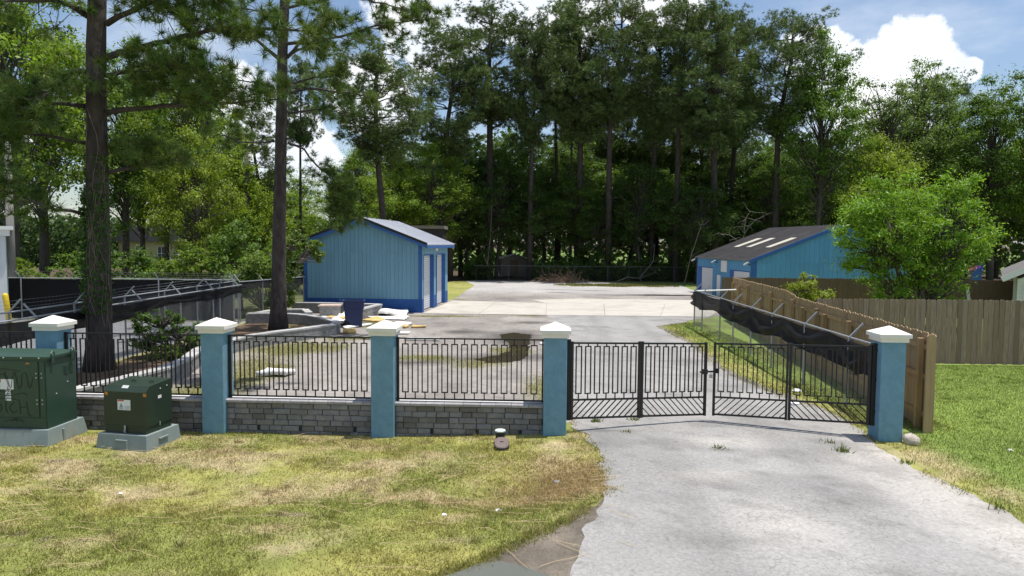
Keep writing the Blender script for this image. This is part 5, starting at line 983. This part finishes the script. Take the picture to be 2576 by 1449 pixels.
# ------------------------------------------------------------ leafy tree, sapling, shrubs near the buildings
def leafy(name,label,cat,loc,lobes,nl,size,base,trunk,seed,mat,mbk=m_bark2,wr=.34):
    rng=np.random.default_rng(seed); t=thing(name,label,cat,loc); tk=MB()
    for pts,r in trunk: tk.tube(pts,r,7)
    tko=tk.build('trunk',mbk,t,True); C=[];RL=[]; lm=MB()
    for (cx,cy,cz,rx,ry,rz_),n in lobes:
        for i in range(n):
            u=unit(rng.normal(size=(1,3)))[0]; f=.45+.68*rng.random()**.8; c=np.array([cx+u[0]*rx*f,cy+u[1]*ry*f,cz+u[2]*rz_*f]); C.append(c); RL.append(min(rx,rz_)*(.14+.18*rng.random()))
            st=np.array([cx*.6,cy*.6,max(.3,cz-rz_*.9)]); lm.tube(curve(st,c,rng,.05,4),[.04,.028,.018,.008],4,False)
    lm.build('limbs',mbk,tko,True); C=np.array(C);RL=np.array(RL);w=RL**2; idx=rng.choice(len(C),nl,p=w/w.sum()); u=unit(rng.normal(size=(nl,3))); u[:,2]=u[:,2]*.8+.22; u=unit(u); P=C[idx]+u*(RL[idx]*np.abs(.55+.62*rng.normal(size=nl)))[:,None]*np.array([1.1,1.1,.9]); Nn=unit(u*.5+np.array([0,0,.5])+rng.normal(size=(nl,3))*.6); L=size*(.55+.85*rng.random(nl)**1.3)
    obj('crown',leaf_mesh('crown',P,Nn,L,L*wr,vary(rng,nl,base,.28)*(.85+.3*rng.random(len(C)))[idx][:,None],rng,.45),mat,t); return t
leafy('leafy_tree','bright green double crowned leafy tree in front of the brown fence','tree',(16.4,28.3,0),[((-1.3,0,4.3,1.75,1.6,1.95),60),((1.65,.2,4.4,1.5,1.5,1.9),50),((-.6,.2,2.2,1.3,1.3,1.2),34),((1.2,.2,2.1,1.2,1.2,1.3),30),((-2.4,-.2,3.7,.7,.7,.7),12),((.3,.1,2.9,1.5,1.3,1.1),24),((-2.2,0,3.0,.8,.8,.8),12),((2.5,0,3.2,.7,.7,.9),12)],46000,.15,(.20,.34,.035),[([(0,0,-.2),(-.1,0,1.2),(-.7,0,2.6),(-1.1,0,4.5)],[.15,.12,.09,.04]),([(.05,0,-.2),(.3,0,1.2),(.9,.1,2.8),(1.4,.2,4.6)],[.12,.10,.08,.04])],201,m_pecan)
leafy('sapling','small yellow green sapling rising behind the wooden fence','sapling',(10.45,24.6,0),[((0,0,1.85,.55,.5,.5),34),((.45,0,1.5,.65,.5,.4),34),((-.3,0,1.4,.6,.45,.4),26)],6500,.11,(.28,.34,.05),[([(0,0,-.1),(.03,0,.7),(0,0,1.7)],[.03,.025,.01])],202,m_pecan)
leafy('planter_shrub','dark green shrub with drooping leaves in the planter by the big pine','shrub',(-10.0,19.9,0),[((-.2,0,1.15,.9,.6,.25),26),((.5,0,.8,.7,.5,.3),22),((-.7,0,.6,.45,.45,.3),14),((.1,0,.35,1.0,.6,.35),30),((.95,0,.4,.35,.4,.35),10)],4200,.19,(.085,.155,.032),[([(0,0,-.1),(.05,0,.4),(-.2,0,1.2)],[.03,.025,.01]),([(0,0,-.1),(.3,0,.5),(.6,0,.9)],[.025,.02,.01])],203,m_leaf,wr=.22)
leafy('planter_shrub','low light green shrub beside the dark planter shrub','shrub',(-9.25,18.7,0),[((0,0,.3,.35,.35,.3),10)],1800,.14,(.11,.17,.03),[([(0,0,-.1),(0,0,.3)],[.02,.01])],204,m_leaf,wr=.25)
leafy('magnolia_bush','glossy leafed bush with a pale bent branch reaching over the blue building eave','bush',(-10.9,31.6,0),[((-.9,0,1.4,1.2,1.2,1.4),20),((.2,.2,2.8,.7,.7,.5),18),((1.2,.1,3.4,.8,.6,.42),26),((1.9,.0,2.9,.5,.4,.5),22),((.1,.0,1.2,.7,.7,1.0),10)],17000,.15,(.13,.19,.04),[([(0,0,-.2),(-.2,0,1.2),(.3,0,2.4),(1.0,0,3.3),(1.5,-.1,3.2),(1.6,-.1,2.8)],[.07,.055,.045,.035,.025,.012])],205,m_leaf,mbk=m_deadwood,wr=.45)

# ------------------------------------------------------------ trees: the ones that can be told apart
GP='pines at the back of the lot'; GB='broadleaf trees behind the lot'
tree('P',0,-8.91,48,17.3,4.2,'medium pine rising directly behind the small blue building roof','pine tree')
tree('P',1,-5.65,62,22.6,4.4,'slim pine with dark bare trunk just beside the blue building roof','pine tree',GP)
tree('P',2,-2.2,66,26,6.2,'broad crowned pine above the darkest part of the woods','pine tree',GP)
tree('P',0,1.6,64,24,3.9,'pine with ragged crown between the broad pine and the thin trunked one','pine tree',GP)
tree('P',3,4.46,70,26,3.6,'thin trunked pine standing against a gap of pale sky','pine tree',GP)
tree('P',3,5.6,67,23,2.2,'very slender pine between two straighter pines in the sky gap','pine tree',GP)
tree('P',1,6.6,66,26.5,4.9,'tall straight pine with dark trunk right of the sky gap','pine tree',GP)
tree('P',2,8.9,64,25.8,5.0,'tall pine with spreading limbs above the brush pile','pine tree',GP)
tree('P',0,13.2,66,25.4,4.2,'pine whose crown joins the spreading pine at its right','pine tree',GP)
tree('P',2,14.9,63,25.6,4.4,'pine with pale trunk reaching the top of the picture','pine tree',GP)
tree('P',1,17.9,61,24.2,4.8,'pine with leaning trunk left of the large blue building','pine tree',GP)
tree('P',0,21.2,68,26,4.2,'pine in the second row behind the leaning one','pine tree',GP)
tree('P',2,23.5,62,23.8,5.0,'last large pine before the cumulus cloud with domed crown','pine tree',GP)
tree('P',1,-19.8,54,13.5,2.6,'pine with short clumpy crown standing above the vine covered mound','pine tree',GP)
tree('P',3,-18.2,60,19,2.3,'distant round topped pine seen past the second pine','pine tree',GP)
tree('B',0,-25.4,35.5,18,4.3,'tall sunlit broadleaf tree above the white building','tree',GB)
tree('B',1,-28.5,42,18,4.4,'dark stemmed broadleaf tree behind the black screen','tree',GB)
tree('B',0,-21.6,46,16.6,3.6,'sunlit broadleaf tree behind the big ivy clad pine','tree',GB)
tree('B',4,-18.6,40.5,10.2,2.6,'yellow green young tree in front of the yellow house','tree',GB)
tree('B',1,-28,50,17.5,4.0,'broadleaf tree at the back behind the sunlit pair','tree',GB)
tree('B',3,-24,80,11.8,3.6,'pale hazy green tree in the gap beside the second pine','tree',GB)
tree('B',0,-13.2,58,10.8,3.4,'bright round tree behind the left eave of the blue building','tree',GB)
tree('B',0,-6.8,60.5,11.6,3.3,'bright broadleaf tree behind the pale roof of the small building','tree',GB)
tree('B',4,-10.5,63,12,3.6,'broadleaf tree between the two bright trees behind the small building','tree',GB)
tree('B',1,26.3,60,21.2,4.0,'tall dark broadleaf tree beside the domed pine','tree',GB)
tree('B',3,33.4,64,19,4.8,'grey green airy tree below the white cumulus cloud','tree',GB)
tree('B',3,38.4,66,21.4,4.6,'tallest airy tree with pale trunk right of the cumulus','tree',GB)
tree('B',4,30.6,58,13,3.6,'yellow green tree above the roof of the large blue building','tree',GB)
tree('B',1,41.5,60,18,4.4,'dark tree above the bright double crowned tree','tree',GB)
tree('B',0,44.5,58,18.6,3.6,'sunlit tree at the far edge above the white house','tree',GB)
tree('P',0,43,72,21,4.2,'pine standing behind the trees at the edge over the white house','pine tree',GP)
tree('B',2,16.0,60,9,3.2,'sprawling understory tree left of the large blue building','tree',GB)
# vine smothered tree
leafy('vine_covered_tree','broad mound of sunlit vines smothering a tree behind the fence','tree',(-16.9,43.5,0),[((0,0,8.3,1.2,1.2,1.7),16),((-.3,0,6.0,1.9,1.7,1.9),30),((.9,0,4.2,2.0,1.8,1.9),30),((-1.2,0,3.0,1.9,1.8,1.7),20),((2.3,0,2.6,1.5,1.5,1.5),16)],24000,.18,(.24,.34,.035),[([(0,0,-.2),(.2,0,3),(.3,0,7),(.4,0,9.2)],[.24,.2,.15,.05])],301,m_leaf,wr=.5)
rs=random.Random(41)
US='understory trees filling the woods behind the lot'; PSL='dark pine deep in the woods behind the front row'; BSL='dark broadleaf tree deep in the woods behind the front row'
for i in range(24):
    x=-16+i*2.6+rs.uniform(-1,1); tree('B',rs.choice([1,2,2,1]),x,rs.uniform(69,76),rs.uniform(11,15.5),rs.uniform(3.3,4.4),BSL,'tree',US)
for i in range(18):
    x=-10+i*3.1+rs.uniform(-1.2,1.2); tree('B',rs.choice([1,2,2]),x,rs.uniform(64.5,67.5),rs.uniform(7,12.5),rs.uniform(2.7,3.8),'low shady broadleaf tree along the front edge of the dark woods',"tree",'low trees along the edge of the woods')
for i in range(6):
    x=8+i*3.2+rs.uniform(-1,1)
    if 3<x<6.6: continue
    tree('P',rs.choice([0,1,2]),x,rs.uniform(72,80),rs.uniform(18,22),rs.uniform(3.6,4.4),PSL,'pine tree','pines deep in the woods')
for i in range(16):
    x=30+i*3.3+rs.uniform(-1,1); tree('B',rs.choice([1,2]),x,rs.uniform(64,78),rs.uniform(12,17),rs.uniform(3.8,4.6),'dark broadleaf tree in the woods behind the white house','tree','trees behind the white house')
for i in range(26):
    x=-66+i*2.0+rs.uniform(-1,1); y=rs.uniform(52,70) if x<-18 else rs.uniform(78,84)
    if -47<x<-37 and y<82: y=rs.uniform(96,110)
    tree('B',rs.choice([0,1,2]),x,y,rs.uniform(12,17) if x<-26 else rs.uniform(8,10.5),rs.uniform(3.4,4.4),'broadleaf tree in the woodland beyond the black screened fence','tree','trees beyond the black screened fence')
for i,(x,y,H,R,l) in enumerate([(-13.3,34,4.3,2.0,'large rounded shrub behind the corner of the chain-link fences'),(-15.6,33.4,3.2,1.7,'sunlit shrub left of the large rounded shrub'),(-18.2,33,2.9,1.7,'shrub behind the black screen below the yellow house'),(-12.2,37.5,3.6,1.7,'shrub between the rounded shrub and the blue building'),(-21,33.2,2.8,1.6,'shrub behind the black screen beside the big pine trunk'),(-23.6,32.5,2.6,1.4,'shrub at the white building end of the black screen')]):
    tree('S',i%2 if i!=3 else 2,x,y,H,R,l,'shrub','shrubs behind the fences')
for i in range(24):
    x=-4+i*1.55+rs.uniform(-.7,.7); x=x if not -2.6<x<2.6 else x+20; tree('S',rs.choice([0,2,2]),x,rs.uniform(63.6,65.5),rs.uniform(1.6,3.2),rs.uniform(1.1,1.9),'dark shrub in the undergrowth along the woods edge','shrub','shrubs along the edge of the woods')
# dark far wood that reads as one mass
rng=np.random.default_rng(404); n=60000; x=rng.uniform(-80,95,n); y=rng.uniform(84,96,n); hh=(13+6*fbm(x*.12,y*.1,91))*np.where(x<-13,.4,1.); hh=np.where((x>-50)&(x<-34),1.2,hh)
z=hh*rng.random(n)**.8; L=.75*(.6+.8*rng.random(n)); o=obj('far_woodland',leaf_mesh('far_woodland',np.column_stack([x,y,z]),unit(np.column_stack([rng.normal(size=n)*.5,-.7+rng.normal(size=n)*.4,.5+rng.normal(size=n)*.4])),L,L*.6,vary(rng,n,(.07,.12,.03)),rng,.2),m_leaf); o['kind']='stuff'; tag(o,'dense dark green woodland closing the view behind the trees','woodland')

rng=np.random.default_rng(405); n=34000; x=rng.uniform(-4.5,36,n); y=63.6+rng.gamma(1.6,.7,n); hh=(.5+3.4*fbm(x*.45,y*.3,95)**1.5); z=hh*rng.random(n)**.9; keep=~((x>-1.6)&(x<1.9)&(y<67)); x,y,z=x[keep],y[keep],z[keep]; n=len(x); L=.16*(.5+rng.random(n))
o=obj('undergrowth',leaf_mesh('undergrowth',np.column_stack([x,y,z]),unit(np.column_stack([rng.normal(size=n)*.5,-.4+rng.normal(size=n)*.4,.7+rng.normal(size=n)*.3])),L,L*.6,vary(rng,n,(.10,.17,.035),.4),rng,.3),m_leaf); o['kind']='stuff'; tag(o,'tangled green undergrowth along the foot of the woods','undergrowth')
# bare branches, brush pile
def twiggy(name,label,loc,n,spread,seed,mat,h=1.,cat='branches',up=.3,thick=.02):
    rng=np.random.default_rng(seed); m=MB()
    for i in range(n):
        a=rng.normal(size=3)*np.array([spread,spread*.5,0])+np.array([0,0,.05]); d=unit(np.column_stack([rng.normal(size=1),rng.normal(size=1)*.6,np.abs(rng.normal(size=1))*up]))[0]; l=rng.uniform(.5,1.6)*h; q=curve(a,a+d*l,rng,.12,4,.08); q[:,2]=np.maximum(q[:,2],.02); r=thick*rng.uniform(.5,1.3); m.tube(q,[r,r*.8,r*.55,r*.2],4,False)
    o=m.build(name,mat); o.location=loc; tag(o,label,cat); return o
b=twiggy('brush_pile','heap of reddish cut brush at the far edge of the lot',(4.3,60.3,0),190,1.0,11,m_brush,1.0,'brush pile',.5); b['kind']='stuff'
def dead_tree(label,loc,segs,seed,r=.06):
    rng=np.random.default_rng(seed); t=thing('bare_branch',label,'bare branch',loc); m=MB(); tw=MB()
    for s in segs:
        n=len(s); m.tube(s,list(np.linspace(r,.012,n)),6)
        for k in range(1,n):
            for j in range(3):
                a=np.array(s[k]); e=a+rng.normal(size=3)*np.array([.5,.2,.5]); tw.tube(curve(a,e,rng,.05,4),[.016,.012,.008,.004],4,False)
    m.build('limb',m_deadwood,t,True); o=tw.build('twigs',m_deadwood,t); o['kind']='stuff'
dead_tree('pale bare tree leaning out above the large blue building roof',(17.6,56,0),[[(0,0,0),(.25,0,1.2),(.45,.1,2.4),(.8,.1,3.4),(1.15,0,4.3),(1.5,0,4.9),(2.0,.1,5.4),(2.6,0,5.7)],[(1.15,0,4.3),(1.1,0,4.9),(1.2,0,5.5),(1.5,0,6.1)],[(.8,.1,3.4),(.4,0,3.9),(-.1,0,4.2),(-.7,0,4.25)]],61,.035)
dead_tree('thin pale fallen branch at the foot of the woods beyond the brush pile',(9.2,60.8,0),[[(0,0,.1),(1.0,0,.5),(2.0,0,.4),(3.4,0,.9)],[(2.0,0,.4),(3.2,0,1.9),(3.3,0,3.3)]],62,.05)
dead_tree('thin pale slanting stem left of the large blue building',(14.2,57,0),[[(0,0,0),(.5,0,2.4),(1.3,0,5.)]],63,.04)
dead_tree('pale forked sapling trunk in the dark woods behind the lot',(-2.2,64,0),[[(0,0,0),(-.1,0,1.4),(.2,0,4.2),(.3,0,8.)],[(-.1,0,1.4),(-.7,0,3.)]],64,.09)

# ------------------------------------------------------------ grass
def pin(poly,x,y): return inpoly(x,y,poly)
def blades(name,label,x,y,h,w,colf,seed,bright=1.,lean=.5,dz=0.):
    rng=np.random.default_rng(seed); n=len(x); z=hf(x,y)+dz-.004; P=np.column_stack([x,y,z]); d=unit(np.column_stack([rng.normal(size=n)*lean,rng.normal(size=n)*lean,np.ones(n)])); L=(h*(.45+.9*rng.random(n)))[:,None]; s=unit(np.cross(d,rng.normal(size=(n,3))))*w*.5
    c=colf(x,y)*bright*(.5+1.*rng.random((n,1))); m=rng.random(n)<.12; c[m]=np.array([.42,.33,.19])*(.7+.5*rng.random((m.sum(),1)))
    me=nmesh(name,np.stack([P-s,P+s,P+d*L],1).reshape(-1,3),np.arange(n*3).reshape(-1,3),np.repeat(c,3,0)); o=obj(name,me,m_blade); o['kind']='stuff'; tag(o,label,'grass'); return o
rng=np.random.default_rng(500)
def pts(n,x0,x1,y0,y1): return rng.uniform(x0,x1,n),rng.uniform(y0,y1,n)
x,y=pts(330000,-11.5,1.7,5.6,12.1); k=(~pin(DRIVE,x,y))&(~pin(MUD,x,y))|(rng.random(len(x))<.02)&pin(MUD,x,y); k&=(rng.random(len(x))<(.35+.65*sst(.25,.5,fbm(x*1.3,y*1.3,15)))); k&=y<12.3-.048*x-.15; x,y=x[k],y[k]
nn=fbm(x*1.6,y*2.,16); blades('grass','short patchy green and straw coloured verge grass in front of the block wall',x,y,.022+.06*nn*nn+.02*(rng.random(len(x))<.04),.0105,lawn_col,1,1.05,.75)
x,y=pts(190000,6.0,16.5,6.6,19.6); k=~pin(DRIVE,x,y)&(x>6.1+.3*fbm(x*2,y*2,18))&~((x<7.6+.128*(y-12.2))&(y>12.2)); x,y=x[k],y[k]; blades('grass','bright green lawn grass in front of the grey plank fence',x,y,.045,.011,lawn_col,2,1.1,.45)
x,y=pts(160000,-8.6,9,12.4,33); k=(rng.random(len(x))<grass_in(x,y)*.9)&~pin(DRIVE,x,y)&~pin(PLANTER,x,y); x,y=x[k],y[k]; blades('weeds','weedy grass patches growing through the old yard paving',x,y,.06,.012,lambda a,b:np.array([.17,.185,.05])[None]*(.6+.8*fbm(a*1.5,b*1.5,19))[:,None],3,1.,.6,.006)
x,y=pts(60000,5.4,8.2,12.4,30); k=~pin(DRIVE,x,y)&(rng.random(len(x))<.35+.6*sst(.4,.6,fbm(x,y*.5,20))); x,y=x[k],y[k]; blades('grass','grass strip between the driveway and the draped chain-link fence',x,y,.06,.013,lambda a,b:np.where((fbm(a*1.2,b*.6,22)>.5)[:,None],np.array([.14,.19,.04])[None],np.array([.24,.24,.07])[None]),4,1.,.5)
x,y=pts(30000,3.,14.,54,60); k=rng.random(len(x))<grass_in(x,y); x,y=x[k],y[k]; blades('grass','yellow green grass strip at the far edge of the lot',x,y,.15,.05,lambda a,b:np.array([.20,.21,.06])[None]*np.ones((len(a),1)),5,1.,.5)
x,y=pts(26000,-11.1,-6.4,13.4,28.6); k=pin(PLANTER,x,y)&(rng.random(len(x))<sst(.45,.6,fbm(x*.9,y*.9,24))); x,y=x[k],y[k]; blades('weeds','thin weeds and straw on the mulch inside the planters',x,y,.07,.013,lambda a,b:np.where((fbm(a*1.2,b*1.2,25)>.5)[:,None],np.array([.12,.15,.04])[None],np.array([.32,.24,.14])[None]),6,1.,.8)
cx=rng.uniform(-10.5,1.2,420); cy=rng.uniform(6.2,11.9,420); q=rng.integers(0,420,15000); x=cx[q]+rng.normal(size=15000)*.05; y=cy[q]+rng.normal(size=15000)*.04; k=~pin(DRIVE,x,y)&~pin(MUD,x,y)&(y<12.3-.048*x-.25); hq=(.05+.07*rng.random(420))[q]
blades('grass','taller grass clumps standing out of the short verge',x[k],y[k],hq[k],.009,lambda a,b:lawn_col(a,b)*.85,12,1.,.6)
cx=rng.uniform(6.6,15.5,260); cy=rng.uniform(7,19.2,260); q=rng.integers(0,260,9000); x=cx[q]+rng.normal(size=9000)*.07; y=cy[q]+rng.normal(size=9000)*.06; k=~pin(DRIVE,x,y)&~((x<7.7+.128*(y-12.2))&(y>12)); blades('grass','denser clumps in the bright green lawn',x[k],y[k],.075,.011,lambda a,b:lawn_col(a,b)*.85,13,1.,.5)
ang=np.linspace(0,1,5200); q=rng.integers(0,len(DRIVE),5200); dA=np.array(DRIVE); nx_=(q+1)%len(DRIVE); tt_=rng.random(5200)[:,None]; pe=dA[q]*(1-tt_)+dA[nx_]*tt_+rng.normal(size=(5200,2))*.07; k=(pe[:,1]>8.8)&(pe[:,1]<30)&(fbm(pe[:,0]*1.5,pe[:,1]*1.5,33)>.42); q=rng.integers(1,6,2500); dM=np.array(MUD); tt_=rng.random(2500)[:,None]; pm=dM[q]*(1-tt_)+dM[q+1]*tt_+rng.normal(size=(2500,2))*.06; blades('grass','grass fringe hanging over the wet mud beside the puddle',pm[:,0],pm[:,1],.07,.010,lambda a,b:lawn_col(a,b)*.9,15,1.,.8,.008)
blades('weeds','ragged grass creeping over the edges of the drive',pe[k,0],pe[k,1],.06,.011,lambda a,b:np.where((fbm(a*2,b*2,35)>.5)[:,None],np.array([.22,.26,.06])[None],np.array([.42,.36,.18])[None]),14,1.,.8,.013)
# long dry stems lying on the verge
rng=np.random.default_rng(900); m=MB()
for i in range(420):
    x0=rng.uniform(-10,1.2); y0=rng.uniform(6.9,11.7) if rng.random()<.35 else rng.normal()*.8+9.7
    if y0>11.8: continue
    a=rng.normal()*.6; l=rng.uniform(.12,.55); q=[]
    for k in range(4):
        xx=x0+math.cos(a)*l*k/3; yy=y0+math.sin(a)*l*k/3+.02*math.sin(k*2); q.append((xx,yy,hz(xx,yy)+.03+.015*rng.random()))
    m.tube(q,.0028,3,False)
o=m.build('dry_stems',m_straw); o['kind']='stuff'; tag(o,'long dry straw stems scattered over the verge','dry grass')
x=rng.normal(size=9000)*.45+.75; y=rng.normal(size=9000)*.4+9.5; k=~pin(DRIVE,x,y)&~pin(MUD,x,y); blades('dry_grass','heap of brown dead grass in the hollow by the drive',x[k],y[k],.085,.008,lambda a,b:np.array([.46,.35,.2])[None]*np.ones((len(a),1)),8,1.,1.1)
print('TRIS',sum(len(p.vertices)-2 for me in bpy.data.meshes for p in me.polygons) if False else len(bpy.data.objects))
